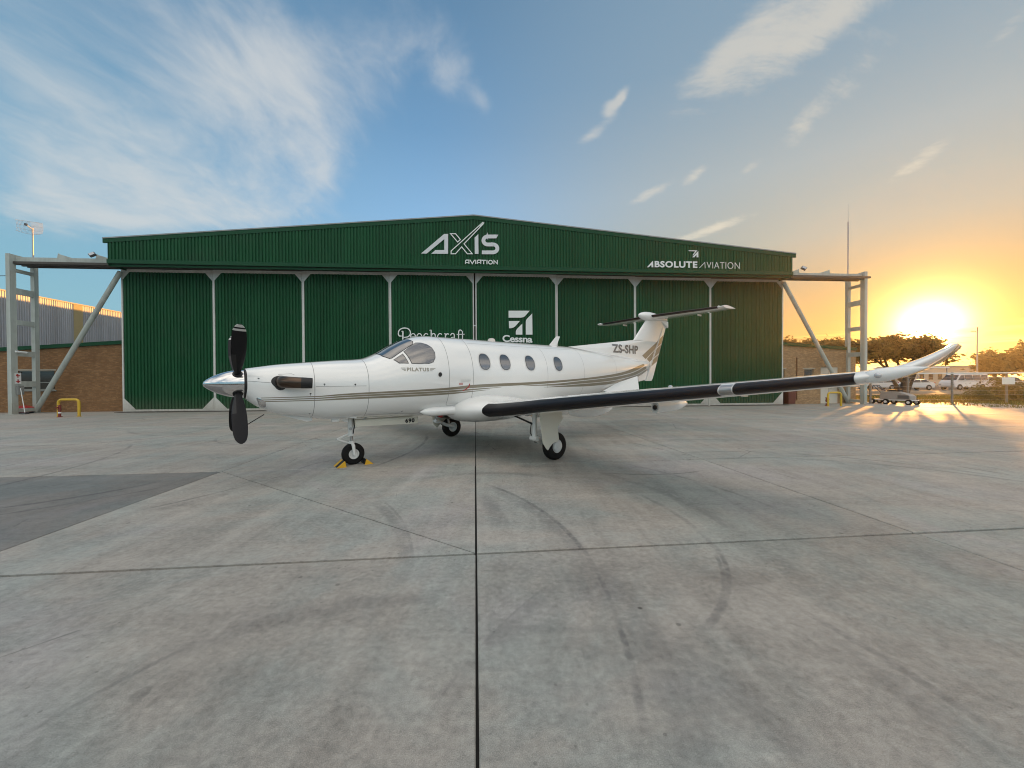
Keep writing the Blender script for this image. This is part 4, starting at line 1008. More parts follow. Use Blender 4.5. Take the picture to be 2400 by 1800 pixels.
def fin_patch(name, pl, mat, parent, sd=1):
    bm = bmesh.new(); bm.faces.new([bm.verts.new((a, b_, 0)) for a, b_ in pl]); bmesh.ops.triangulate(bm, faces=bm.faces[:])
    for _ in range(6):
        es = [e for e in bm.edges if e.calc_length() > .12]
        if not es: break
        bmesh.ops.subdivide_edges(bm, edges=es, cuts=1); bmesh.ops.triangulate(bm, faces=[f_ for f_ in bm.faces if len(f_.verts) > 3])
    for v_ in bm.verts:
        x, z = v_.co.x, v_.co.y; v_.co = (x, sd * (fin_y(x, z) + .003), z)
    bmesh.ops.recalc_face_normals(bm, faces=bm.faces)
    if sum(f_.normal.y * sd for f_ in bm.faces) < 0: bmesh.ops.reverse_faces(bm, faces=bm.faces)
    me = bpy.data.meshes.new(name); bm.to_mesh(me); bm.free(); return link(name, me, mat, parent, True)
for sd in (1, -1):
    fin_patch('stripe', [(-6.55, 2.58), (-7.36, 3.03), (hinge(3.18) + .02, 3.20), (hinge(2.86) + .02, 2.86), (-6.78, 2.46)], STRIPE, fin, sd)
    fin_patch('stripe', [(-6.86, 2.47), (hinge(2.80) + .02, 2.82), (hinge(2.45) + .02, 2.45), (-7.04, 2.36)], STRIPE, fin, sd)
    fin_patch('stripe', [(hinge(3.22) - .02, 3.22), (tedge(3.42) + .01, 3.44), (tedge(3.10) + .01, 3.10), (hinge(2.88) - .02, 2.88)], STRIPE, rud, sd)
    fin_patch('stripe', [(hinge(2.84) - .02, 2.84), (tedge(3.04) + .01, 3.05), (tedge(2.72) + .01, 2.72), (hinge(2.48) - .02, 2.48)], STRIPE, rud, sd)
    fin_patch('stripe', [(hinge(2.44) - .02, 2.44), (tedge(2.66) + .01, 2.67), (tedge(2.40) + .01, 2.40), (hinge(2.16) - .02, 2.16)], STRIPE, rud, sd)
skin_text('lettering', 'ZS-SHP', -4.80, -6.28, 2.62, 2.915, LETT, .035, parent=fin, slant=.02, surf=fs, sp=1.05)
# bullet and tailplane
MB().lathe([(0, .003), (.04, .055), (.14, .105), (.32, .152), (.58, .176), (.9, .170), (1.25, .13), (1.6, .075), (1.85, .03), (1.92, .004)], (-6.42, 0, 4.045), (-1, 0, -.01), 28).build('tail_bullet', WHITE, plane, smooth=True, angle=80)
MB().prism([(-7.55, -.07, 3.98), (-8.28, -.05, 3.96), (-8.25, -.03, 3.70), (-8.05, -.03, 3.78)], (0, .12, 0)).build('bullet_skirt', WHITE, plane, bevel=.02)
def tail_rows(ys, s, off=0, lim=None):
    rows_ = []
    for y in ys:
        le = -6.93 - y * .155; c_ = 1.27 - y * .148; z = 4.045 + .012 * y
        if y > 2.44: le += (y - 2.44) * .6
        xi_ = XI if lim is None else [lim * (k / 7) ** 1.6 for k in range(8)]
        f_ = lambda xi, up: (le - xi * c_ + (off if xi < .01 else 0), s * y, z + (1 if up else -1) * (naca(xi, .105) * c_ + off))
        rows_.append([f_(xi, True) for xi in reversed(xi_)] + [f_(xi, False) for xi in xi_[1:]])
    return rows_
for s in (1, -1):
    mb = MB(); r_ = tail_rows(lin(.05, 2.44, 10) + [2.5, 2.58], s); mb.grid(r_); mb.poly(r_[-1]); tp = mb.build('tailplane', WHITE, plane, smooth=True, angle=50)
    mb = MB(); r_ = tail_rows(lin(.17, 2.36, 10), s, .005, .085); mb.grid(r_); mb.poly(r_[0]); mb.poly(r_[-1]); mb.build('deicing_boot', BOOT, tp, smooth=True, angle=50)
    MB().lathe([(-.16, .004), (-.06, .03), (.05, .035), (.10, .012)], (-6.93 - 2.41 * .155 + .03, s * 2.43, 4.07), (1, 0, 0), 14).build('elevator_horn', WHITE, tp, smooth=True)
    mb = MB(); mb.box((-7.86, s * 1.55 - .015, 3.93), (-7.62, s * 1.55 + .015, 3.985)); mb.build('hinge_bracket', GREYW, tp)
    # ventral strakes
    MB().prism([(-3.75, s * .52, 1.36), (-3.95, s * .54, 1.325), (-5.50, s * .62, 1.385), (-5.64, s * .46, 1.83), (-4.6, s * .44, 1.62)], (0, s * .018, 0)).build('ventral_strake', WHITE, plane, bevel=.004)
# aerials and beacon
MB().prism([(-1.96, -.012, 2.70), (-2.27, -.012, 3.003), (-2.43, -.012, 3.012), (-2.27, -.012, 2.70)], (0, .024, 0)).build('blade_aerial', WHITE, plane, bevel=.006)
MB().lathe([(0, .105), (.03, .10), (.07, .085), (.085, .05), (.087, .001)], (.06, 0, 2.715), (0, 0, 1), 20).build('beacon_dome', pmat('frosted_lens', (.72, .66, .62), .3), plane, smooth=True)
MB().lathe([(0, .08), (.05, .07), (.09, .04), (.10, .001)], (1.60, .12, .945), (0, 0, -1), 18).build('red_beacon', REDP, plane, smooth=True)
MB().prism([(4.86, .03, 1.10), (4.40, .03, .945), (4.30, .03, .955), (4.32, .03, 1.03)], (0, .05, 0)).build('drain_mast', WHITE, plane, bevel=.01)
MB().box((3.98, .10, .915), (3.84, .18, .975)).build('inspection_lamp', WHITE, plane, bevel=.01)
MB().prism([(3.80, .06, .965), (3.72, .06, .89), (3.65, .06, .885), (3.66, .06, .965)], (0, .03, 0)).build('belly_aerial', WHITE, plane, bevel=.006)
MB().prism([(3.80, .24, 1.0), (3.56, .27, .96), (3.55, .27, 1.005)], (0, .06, .01)).build('vent_scoop', WHITE, plane, bevel=.006)
MB().tube([(5.10, .20, 1.13), (5.42, .26, .93)], .008, 8).build('drain_tube', BLACK, plane)

# ---------------------------------------------------------------- landing gear
def wheel(parent, c_, r, w_, rimr, name):
    c_ = Vector(c_); prof = []
    for k in range(15):
        a = math.pi * (k / 14); prof.append((-w_ / 2 * math.copysign(abs(math.cos(a)) ** .55, math.cos(a)), rimr + (r - rimr) * math.sin(a) ** .55 if 0 < k < 14 else rimr))
    t = MB().lathe(prof, c_, (0, 1, 0), 40, cap=False).build(name, TYRE, parent, smooth=True, angle=50)
    for s in (1, -1):
        MB().lathe([(w_ * .40, rimr + .004), (w_ * .46, rimr - .004), (w_ * .44, rimr - .025), (w_ * .30, rimr * .62), (w_ * .33, rimr * .40), (w_ * .46, rimr * .30), (w_ * .48, .002)], c_, (0, s, 0), 30, cap=False).build('rim', GREYW, t, smooth=True, angle=35)
    return t
def gtube(nm, pts, r, mat=GREYW, par=plane, n=12): return MB().tube(pts, r, n).build(nm, mat, par, smooth=True, angle=50)
# nose leg
leg = gtube('nose_gear_leg', [(3.60, 0, 1.0), (3.575, 0, .60)], .052)
gtube('oleo_piston', [(3.575, 0, .62), (3.562, 0, .42)], .032, STEEL, leg)
gtube('collar', [(3.577, 0, .64), (3.575, 0, .59)], .068, GREYW, leg); gtube('collar', [(3.566, 0, .485), (3.563, 0, .43)], .060, GREYW, leg)
gtube('steering_link', [(3.60, .07, .74), (3.59, -.09, .74)], .03, STEEL, leg)
gtube('torque_link', [(3.61, .0, .635), (3.85, .0, .545)], .020, GREYW, leg); gtube('torque_link', [(3.85, .0, .54), (3.60, .0, .44)], .020, GREYW, leg)
gtube('drag_strut', [(3.58, .03, .70), (3.25, .03, .98)], .02, GREYW, leg)
gtube('hydraulic_hose', [(3.55, .06, .98), (3.53, .075, .80), (3.55, .06, .64)], .010, BLACK, leg, 8)
for s in (1, -1): MB().tube([(3.565, s * .045, .45), (3.558, s * .105, .39), (3.545, s * .115, .22)], [.030, .034, .030], 10).build('fork', GREYW, leg, smooth=True)
wheel(plane, (3.54, 0, .221), .223, .155, .105, 'nose_wheel')
gtube('axle', [(3.545, -.135, .221), (3.545, .135, .221)], .024, GREYW, leg)
for s in (1, -1):
    d_ = MB().prism([(3.53, s * .13, .915), (3.53, s * .13, .782), (2.175, s * .13, .757), (2.175, s * .13, .912)], (0, s * .018, 0)).build('nose_gear_door', DOORW, plane, bevel=.005)
    if s == 1:
        v_, f_ = tmesh('690', .05, 1.15, 4)
        plate('lettering', BLACK, d_, [tuple(q_) for q_ in v_], f_, lambda a, b_: (2.475 - .215 * a, .151, .785 + .098 * b_), None)
# main legs
for s in (1, -1):
    Y = s * 2.265
    lg_ = gtube('main_gear_leg', [(.50, s * 2.20, 1.10), (.53, s * 2.22, .52)], [.055, .05])
    gtube('leg_knuckle', [(.53, s * 2.12, .50), (.53, s * 2.32, .50)], .055, GREYW, lg_)
    gtube('trailing_arm', [(.53, s * 2.15, .50), (.30, s * 2.13, .40), (.0, s * 2.14, .30)], [.045, .05, .05], GREYW, lg_)
    gtube('shock_strut', [(.16, s * 2.13, .38), (.22, s * 2.12, .75)], .030, STEEL, lg_); gtube('shock_strut', [(.215, s * 2.12, .70), (.26, s * 2.12, 1.08)], .042, GREYW, lg_)
    gtube('retraction_strut', [(.56, s * 2.20, .80), (.66, s * 1.55, .98)], .020, BLACK, lg_)
    gtube('brake_hose', [(.58, s * 2.18, .82), (.60, s * 2.17, .62), (.42, s * 2.10, .40), (.1, s * 2.12, .32)], .010, BLACK, lg_, 8)
    MB().lathe([(0, .035), (.06, .032)], (.60, s * 2.10, .99), (1, 0, 0), 14).build('landing_light', LENS, lg_)
    gtube('axle', [(0, s * 2.10, .292), (0, s * 2.40, .292)], .03, GREYW, lg_)
    wheel(plane, (0, Y, .297), .300, .20, .145, 'main_wheel')
    MB().lathe([(0, .118), (.025, .116), (.034, .10), (.036, .002)], (0, s * 2.355, .297), (0, s, 0), 28).build('hub_cap', GREYW, lg_, smooth=True, angle=40)
    yd = s * 2.46
    pl = [(.610, yd, 1.045), (-.010, yd, 1.045), (-.045, yd, .89), (.108, yd, .725), (.070, yd, .455), (.10, yd, .425), (.175, yd, .418), (.25, yd, .395), (.315, yd, .345), (.385, yd, .268), (.425, yd, .300), (.520, yd, .425), (.565, yd, .70)]
    MB().prism(pl, (0, s * .022, 0)).build('gear_door', DOORW, plane, bevel=.004)
    MB().box((.04, min(yd, yd - s * .10), .70), (.50, max(yd, yd - s * .10) , .74)).build('door_bracket', GREYW, lg_)
    MB().box((-.35, s * 2.03, 1.035 + (.03)), (.66, s * 2.50, 1.105)) if False else None
# chocks at the nose wheel
def chock(bx, label):
    Pw = Vector((-.4807, 10.1669, 0)) + Matrix.Rotation(3.80077, 3, 'Z') @ Vector((bx, .06, 0))
    t = empty('wheel_chock', Pw, 3.80077, label, 'wheel chock', 'chocks at the nose wheel')
    sg_ = 1 if bx > 3.54 else -1
    MB().prism([(-.085, -.15, 0), (.085, -.15, 0), (-.06 * sg_, -.15, .115), (-.085 * sg_, -.15, .10)] if sg_ > 0 else [(.085, -.15, 0), (-.085, -.15, 0), (.06, -.15, .115), (.085, -.15, .10)], (0, .30, 0)).build('body', BLACK, t, bevel=.006)
    for y0, y1 in ((-.153, -.04), (.10, .153)):
        MB().prism([(-.087, y0, .0), (.087, y0, 0), (-.06 * sg_, y0, .118)] if sg_ > 0 else [(.087, y0, 0), (-.087, y0, 0), (.06, y0, .118)], (0, y1 - y0, 0)).build('yellow_end', YELC, t)
    return t
chock(3.545 + .265, 'black and yellow wheel chock on the propeller side of the nose wheel')
chock(3.545 - .265, 'black and yellow wheel chock on the tail side of the nose wheel')
# ------------------------------------------------------------------ lean-to brick buildings at the hangar's sides
def wall_with_holes(mb, x0, x1, ztop, y0, y1, holes):
    """front wall between x0..x1 with rectangular holes (xa, xb, za, zb); ztop(x) gives the sloping head"""
    xs_ = sorted(set([x0, x1] + [h_[0] for h_ in holes] + [h_[1] for h_ in holes]))
    for a, b_ in zip(xs_[:-1], xs_[1:]):
        hs = sorted([h_ for h_ in holes if h_[0] <= a + 1e-6 and h_[1] >= b_ - 1e-6], key=lambda h_: h_[2]); z = -.1
        for h_ in hs:
            if h_[2] > z + 1e-4: mb.box((a, y0, z), (b_, y1, h_[2]))
            z = h_[3]
        mb.prism([(a, y0, z), (b_, y0, z), (b_, y0, ztop(b_)), (a, y0, ztop(a))], (0, y1 - y0, 0))
WINF = pmat('weathered_window_frame', (.27, .29, .27), .5); PANE = pmat('dusty_pane', (.03, .035, .035), .06, spec=.8)
LINT = pmat('concrete_lintel', (.42, .38, .31), .8, var=.06)
def annex(s, label, holes, mat):
    t = empty('brick_building', hg(0, HD), HP, label, 'building', 'brick lean-to buildings beside the hangar')
    xi, xo = (SL - .03, -28.15) if s < 0 else (SR + .03, 25.85)
    x0, x1 = min(xi, xo), max(xi, xo); zt = lambda x: 4.02 - .066 * abs(x - xi); y = 1.0
    mb = MB(); wall_with_holes(mb, x0, x1, zt, y, y + .22, holes); mb.build('wall', mat, t)
    MB().prism([(xo, y + .23, -.1), (xo, 14, -.1), (xo, 14, zt(xo)), (xo, y + .23, zt(xo))], (-s * .22, 0, 0)).build('end_wall', mat, t)
    MB().prism([(x0 - .05, y - .10, zt(x0) + .0), (x1 + .0, y - .10, zt(x1)), (x1, y - .10, zt(x1) + .21), (x0 - .05, y - .10, zt(x0) + .21)], (0, .095, 0)).build('fascia_board', DGREEN2, t)
    MB().prism([(x0, y + .0, zt(x0) + .13), (x1, y, zt(x1) + .13), (x1, 14.1, zt(x1) + .13), (x0, 14.1, zt(x0) + .13)], (0, 0, .05)).build('roof', ROOFM, t)
    return t, y
tl, y = annex(-1, 'tan brick lean-to with a sloping green fascia and one long window left of the hangar', [(-26.80, -24.85, 1.30, 2.42)], BRICK)
for xa, xb in ((-26.80, -25.86), (-25.82, -24.85)):
    f_ = MB(); f_.box((xa, y + .08, 1.30), (xa + .05, y + .13, 2.42)); f_.box((xb - .05, y + .08, 1.30), (xb, y + .13, 2.42)); f_.box((xa + .05, y + .08, 1.30), (xb - .05, y + .13, 1.35)); f_.box((xa + .05, y + .08, 2.37), (xb - .05, y + .13, 2.42)); f_.box((xa + .05, y + .08, 1.70), (xb - .05, y + .13, 1.74))
    w_ = f_.build('window', WINF, tl)
    MB().box((xa + .05, y + .10, 1.35), (xb - .05, y + .11, 1.70)).build('pane', PANE, w_); MB().box((xa + .05, y + .10, 1.74), (xb - .05, y + .11, 2.37)).build('pane', PANE, w_)
MB().box((-26.9, y - .02, 2.425), (-24.75, y + .2, 2.50)).build('lintel', LINT, tl)
MB().box((-26.9, y - .06, 1.22), (-24.75, y + .2, 1.295)).build('window_sill', WINF, tl)
tr, y = annex(1, 'glare-lightened brick lean-to with white door and small windows right of the hangar', [(20.05, 20.62, 1.0, 2.36), (22.05, 22.72, 1.45, 2.36), (23.25, 24.55, -.1, 2.48)], BRICKR)
for xa, xb, za, zb in ((20.05, 20.62, 1.0, 2.36), (22.05, 22.72, 1.45, 2.36)):
    f_ = MB(); f_.box((xa, y + .08, za), (xa + .05, y + .13, zb)); f_.box((xb - .05, y + .08, za), (xb, y + .13, zb)); f_.box((xa + .05, y + .08, za), (xb - .05, y + .13, za + .05)); f_.box((xa + .05, y + .08, zb - .05), (xb - .05, y + .13, zb))
    w_ = f_.build('window', WINF, tr); MB().box((xa + .05, y + .10, za + .05), (xb - .05, y + .11, zb - .05)).build('pane', PANE, w_)
    MB().box((xa - .12, y - .02, zb + .003), (xb + .12, y + .2, zb + .085)).build('lintel', LINT, tr)
DRW = pmat('cream_door_paint', (.62, .58, .50), .5, var=.04, vscale=2)
d_ = MB(); d_.box((23.25, y + .05, 0), (24.55, y + .10, 2.48)); d_ = d_.build('door', DRW, tr)
MB().box((23.895, y + .035, .05), (23.905, y + .049, 2.42)).build('door_seam', DARKG, d_); MB().tube([(23.98, y + .03, 1.02), (24.10, y + .03, 1.02)], .015, 8).build('handle', STEEL, d_)
MB().tube([(21.48, y - .04, .25), (21.48, y - .04, 3.15)], .035, 8).build('drain_pipe', pmat('rusty_pipe', (.20, .10, .05), .7), tr)
MB().tube([(23.33, y - .06, 3.05), (23.33, y - .06, 3.62), (23.24, y - .06, 3.70), (23.10, y - .06, 3.70)], .035, 8).build('vent_pipe', DRW, tr)
for xx in (21.42, 21.62): MB().box((xx, y - .06, 1.55), (xx + .07, y - .002, 1.72)).build('switch_box', DRW, tr)

# corrugated warehouse on the far left, its side wall facing the sun
WS, WZ = -34.5, 8.40
wh = empty('warehouse', hg(WS, HD), HP, 'grey corrugated warehouse behind the brick lean-to with its top edge lit by sun', 'warehouse')
xs_, mbw = [], MB()
n = 220; y0, y1 = -2.0, 34.0; row = []
for i in range(n):
    b_ = y0 + (y1 - y0) * i / n; p = (y1 - y0) / n
    for fx, d in ((0, 0), (.3, 0), (.5, 1), (.8, 1)): row.append((b_ + fx * p, d))
mbw.grid([[(d * .03, yy, -.1) for yy, d in row], [(d * .03, yy, WZ) for yy, d in row]])
mbw.build('wall_sheet', GALV, wh)
nn_ = lambda u: None
MB().box((.032, 12.2, 2.6), (.052, 12.95, WZ - .01)).build('translucent_sheet', RUSTY, wh)
MB().box((-.10, y0, WZ + .002), (.07, y1, WZ + .10)).build('ridge_trim', ROOFM, wh)
MB().prism([(-.08, y0, WZ + .06), (-22, y0, WZ + 2.2), (-22, y1, WZ + 2.2), (-.08, y1, WZ + .06)], (0, 0, .04)).build('roof', ROOFM, wh)
MB().prism([(-.05, y0, -.1), (-22, y0, -.1), (-22, y0, WZ + 2.1), (-.05, y0, WZ)], (0, .1, 0)).build('end_wall', GALV, wh)

# ------------------------------------------------------------------ yard pieces along the building line
def bollard(p, w_, h_, label):
    t = MB(); r_ = .16; pts = [(-w_ / 2, 0, 0), (-w_ / 2, 0, h_ - r_)] + [(-w_ / 2 + r_ - r_ * math.cos(R(a)), 0, h_ - r_ + r_ * math.sin(R(a))) for a in (22, 45, 68, 90)] + [(w_ / 2 - r_ + r_ * math.sin(R(a)), 0, h_ - r_ + r_ * math.cos(R(a))) for a in (0, 22, 45, 68, 90)] + [(w_ / 2, 0, 0)]
    root = empty('guard_hoop', p, HP, label, 'guard hoop', 'yellow pipe hoops guarding the hydrants')
    t.tube(pts, .058, 14).build('pipe', YELL, root, smooth=True, angle=60)
    for sx in (-1, 1): MB().lathe([(0, .10), (.012, .10)], (sx * w_ / 2, 0, .001), (0, 0, 1), 16).build('base_plate', YELL, root)
def hydrant(p, h_, label):
    root = empty('fire_hydrant', p, HP, label, 'fire hydrant', 'red hydrants behind the hoops')
    MB().lathe([(0, .10), (.03, .10), (.031, .055), (h_ * .62, .055), (h_ * .63, .075), (h_ * .70, .075), (h_ * .71, .06), (h_ * .95, .055), (h_, .02)], (0, 0, 0), (0, 0, 1), 18).build('body', RUSTR, root, smooth=True, angle=30)
    MB().lathe([(h_ * .32, .0575), (h_ * .44, .0575)], (0, 0, 0), (0, 0, 1), 18, cap=False).build('white_band', SIGNW, root, smooth=True)
    MB().tube([(0, 0, h_ * .82), (0, -.16, h_ * .82)], .04, 12).build('outlet', RUSTR, root, smooth=True)
    MB().tube([(-.09, 0, h_ * 1.02), (.09, 0, h_ * 1.02)], .018, 8).build('hand_wheel', RUSTR, root)
bollard(hg(-20.68, 21.35), .95, .86, 'yellow pipe hoop with a red standpipe against its leg by the left brick wall')
hydrant(hg(-20.86, 21.1), .58, 'red hydrant standpipe with white band at the leg of the left hoop')
bollard(hg(21.80, 22.35), .86, .84, 'yellow pipe hoop in front of the white door on the right')
hydrant(hg(21.66, 22.75), .50, 'small red hydrant standing inside the right hoop')
# hydrant sign, meter box, camera, broom and red tub at the left gantry
sx_, sy_ = -25.35 + .102, HD
sg = empty('hydrant_sign', hg(sx_, sy_), HP, 'white square sign with red hydrant symbol and red arrow on the pale gantry post', 'sign')
MB().box((0, -.60, 1.66), (.012, -.30, 2.24)).build('board', SIGNW, sg)
def dec(pts, nm='symbol'): MB().poly([(.0145, -.60 + a * .30, 1.66 + b_ * .58) for a, b_ in pts]).build(nm, REDP, sg)
dec([(.18, .72), (.40, .72), (.40, .58), (.56, .58), (.56, .72), (.82, .72), (.82, .82), (.56, .82), (.56, .92), (.26, .92), (.26, .82), (.18, .82)])
dec([(.40, .42), (.60, .42), (.60, .26), (.90, .26), (.50, .06), (.10, .26), (.40, .26)], 'arrow')
mbx = MB().box((0, -.56, 0), (.14, -.28, .50)).build('meter_box', pmat('grey_box', (.25, .26, .25), .5), bevel=.01); mbx.location = hg(sx_, sy_, 1.06); mbx.rotation_euler = (0, 0, HP); tag(mbx, 'grey metal box under the hydrant sign on the gantry post', 'meter box')
cc = empty('security_camera', hg(sx_, sy_ - .42, 3.42), HP, 'small white security camera on the pale gantry post', 'camera')
MB().box((0, -.03, -.03), (.10, .03, .03)).build('bracket', SIGNW, cc); MB().tube([(.10, -.20, .0), (.14, .28, -.04)], .055, 12).build('body', SIGNW, cc, smooth=True); MB().lathe([(0, .05), (.01, .048)], (.141, .283, -.041), (.1, 1, -.1), 14).build('lens', BLACK, cc)
br_ = empty('broom', hg(-25.12, HD - .45), HP, 'broom with white handle leaning on the gantry post', 'broom')
MB().tube([(.30, -.10, .10), (.02, -.02, 1.42)], .018, 8).build('handle', SIGNW, br_); MB().box((.20, -.20, 0), (.40, .02, .09)).build('brush', DARKG, br_, bevel=.01)
tb = empty('red_tub', hg(-25.62, HD + .20), HP, 'red tub standing between the gantry posts', 'tub')
MB().prism([(-.30, -.22, .06), (.24, -.22, .06), (.34, -.22, .30), (.28, -.22, .34), (-.12, -.22, .44), (-.33, -.22, .38)], (0, .44, 0)).build('body', REDP, tb, bevel=.03); MB().box((-.30, -.24, 0), (.26, .24, .055)).build('base', BLACK, tb)
# grid dish on its mast
dm = empty('grid_antenna', hg(-25.40, HD + .53, 8.69), .55, 'wire grid dish antenna on a thin mast above the left gantry', 'antenna')
MB().tube([(0, 0, 0), (0, 0, 1.85)], [.042, .032], 10).build('mast', STEEL, dm)
WIRE = pmat('pale_wire', (.55, .57, .60), .4, .2); gr = MB()
for k in range(26):
    a = (k / 25 - .5) * 2; x = a * .50; hh = .36 * (1 - .18 * a * a)
    gr.tube([(x, -.05 - .22 * (a * a) - .10 * (b_ / .36) ** 2 * 1.0, 1.80 + b_ * (1 - .18 * a * a)) for b_ in (-.36, -.18, 0, .18, .36)], .005, 4, cap=False)
for b_ in (-.36, -.12, .12, .36):
    gr.tube([((k / 10 - .5) * 1.0, -.05 - .22 * ((k / 10 - .5) * 2) ** 2 - .10 * (b_ / .36) ** 2, 1.80 + b_ * (1 - .18 * ((k / 10 - .5) * 2) ** 2)) for k in range(11)], .008, 4, cap=False)
tag(gr.build('wire_grid', WIRE, dm), kind='stuff')
MB().tube([(0, -.03, 1.78), (-.05, -.55, 1.84)], .025, 8).build('feed_arm', SIGNW, dm); MB().box((-.10, -.62, 1.79), (-.0, -.52, 1.90)).build('feed_horn', DARKG, dm)
wa = empty('whip_aerial', hg(25.2, HD + .95, 8.69), HP, 'tall thin whip aerial on the right gantry against the sunset', 'aerial')
MB().tube([(0, 0, 0), (0, 0, 3.75)], .032, 8).build('tube', pmat('aerial_grey', (.30, .28, .33), .4), wa); MB().tube([(0, 0, 3.75), (0, 0, 4.95)], [.014, .008], 6).build('rod', STEEL, wa)
MB().box((-.05, -.05, 0), (.05, .05, .15)).build('foot', GANTRY, wa)
nb = MB().box((0, -.16, 0), (.012, .16, .42)).build('notice_board', SIGNW); nb.location = hg(25.36, HD + .72, 1.15); nb.rotation_euler = (0, 0, HP + .9); tag(nb, 'small white notice on the right gantry post', 'notice')
ca_ = MB().tube([tuple(hg(-26.0 - 1.6 * k, HD - .2 - .02 * k, 7.62 + .004 * k * (k - 14))) for k in range(15)], .018, 6).build('overhead_cable', BLACK); tag(ca_, 'thin black cable running level from the left gantry out of the picture', 'cable')
sp_ = tag(MB().tube([tuple(hg(-48.4, HD - .4, -.1)), tuple(hg(-48.4, HD - .4, 7.9))], .12, 10).build('cable_pole', GALV), 'plain steel pole carrying the cable beyond the left gantry', 'pole')
wb = empty('wheelie_bin', hg(20.55, HD + .55), HP, 'dark red wheeled rubbish bin beside the hangar door on the right', 'bin')
BINM = pmat('dark_red_plastic', (.12, .035, .025), .5)
MB().prism([(-.24, -.28, .05), (.24, -.28, .05), (.29, -.32, .92), (-.29, -.32, .92)], (0, .58, 0)).build('body', BINM, wb, bevel=.02); MB().box((-.31, -.36, .925), (.31, .34, .99)).build('lid', BINM, wb, bevel=.015)
for s_ in (-1, 1): MB().lathe([(0, .09), (.05, .09)], (s_ * .2 - .025, .30, .09), (1, 0, 0), 14).build('wheel', BLACK, wb)
ct = MB().tube([tuple(hg(14.42, HD - .35, .02)), tuple(hg(14.42, HD - .35, .62)), tuple(hg(14.30, HD - .35, .75))], .05, 8).build('door_prop', DWHITE); tag(ct, 'white steel prop standing at the foot of a right hand hangar door', 'prop')

# ------------------------------------------------------------------ ground power cart at the right gantry
gx = empty('ground_power_cart', Vector((25.28, 25.75, -.02)), math.atan2(-.95, .32), 'low grey ground power cart on small wheels beside the right gantry', 'cart')
CART = pmat('cart_grey', (.33, .31, .29), .5, var=.08, dirt=((.2, .15, .1), .4, 5))
MB().box((-1.08, -.38, .27), (1.10, .38, .33)).build('frame', GREYW, gx)
MB().prism([(-.62, -.34, .33), (.98, -.34, .33), (.98, -.34, .56), (.80, -.34, .68), (.20, -.34, .86), (-.50, -.34, .86), (-.62, -.34, .72)], (0, .68, 0)).build('housing', CART, gx, bevel=.02)
MB().box((-.30, -.22, .865), (.35, .22, .98)).build('engine_top', BLACK, gx, bevel=.02); MB().box((.35, -.35, .40), (.92, -.343, .62)).build('panel', DARKG, gx)
for a, b_ in (((-.55, -.3, .75), (-1.0, -.3, 1.25)), ((-.55, .3, .75), (-1.0, .3, 1.25)), ((-.30, -.3, .9), (-.78, -.3, 1.18))): MB().tube([a, b_], .03, 8).build('tow_arm', DARKG, gx)
MB().tube([(-1.0, -.3, 1.25), (-1.0, .3, 1.25)], .03, 8).build('tow_bar', DARKG, gx)
for x, yy in ((-1.0, -.40), (-1.0, .40), (-.22, -.44), (-.22, .44), (.95, -.42), (.95, .42)):
    w_ = MB().lathe([(-.06, .10), (-.055, .165), (-.03, .18), (.03, .18), (.055, .165), (.06, .10)], (x, yy, .18), (0, 1, 0), 20).build('wheel', TYRE, gx, smooth=True, angle=40)
    MB().lathe([(-.064, .085), (.064, .085)], (x, yy, .18), (0, 1, 0), 14).build('rim', GREYW, w_)

# ------------------------------------------------------------------ land beyond the apron
GRASSM = pmat('dry_green_turf', (.10, .125, .028), .95, spec=.06, var=.10, vscale=.5, bump=.5, bscale=9)
verge = tag(MB().prism([hg(29.42, -40, -.13), hg(70, -40, -.13), hg(70, 12.5, -.13), hg(29.42, 12.5, -.13)], (0, 0, .105)).build('grass_verge', GRASSM), kind='structure')
v2_ = tag(MB().poly([hg(29.42, 12.52, -.03), hg(120, 12.52, .02), hg(120, 36, .02), hg(26.2, 36, -.03), hg(26.2, 26.02, -.03), hg(29.42, 26.02, -.03)]).build('grass_field', GRASSM), kind='structure')
ROADM = pmat('pale_gravel_road', (.30, .26, .20), .9, spec=.08, var=.06, vscale=.8, bump=.3, bscale=14)
tag(MB().poly([hg(26, 36.02, .03), hg(140, 36.02, .05), hg(140, 46.5, .05), hg(26, 46.5, .03)]).build('gravel_road', ROADM), kind='structure')
tag(MB().poly([hg(26, 46.52, .06), hg(170, 46.52, .08), hg(170, 90, .15), hg(26, 90, .15)]).build('car_park', pmat('worn_asphalt', (.10, .095, .085), .85, var=.06, vscale=.6)), kind='structure')
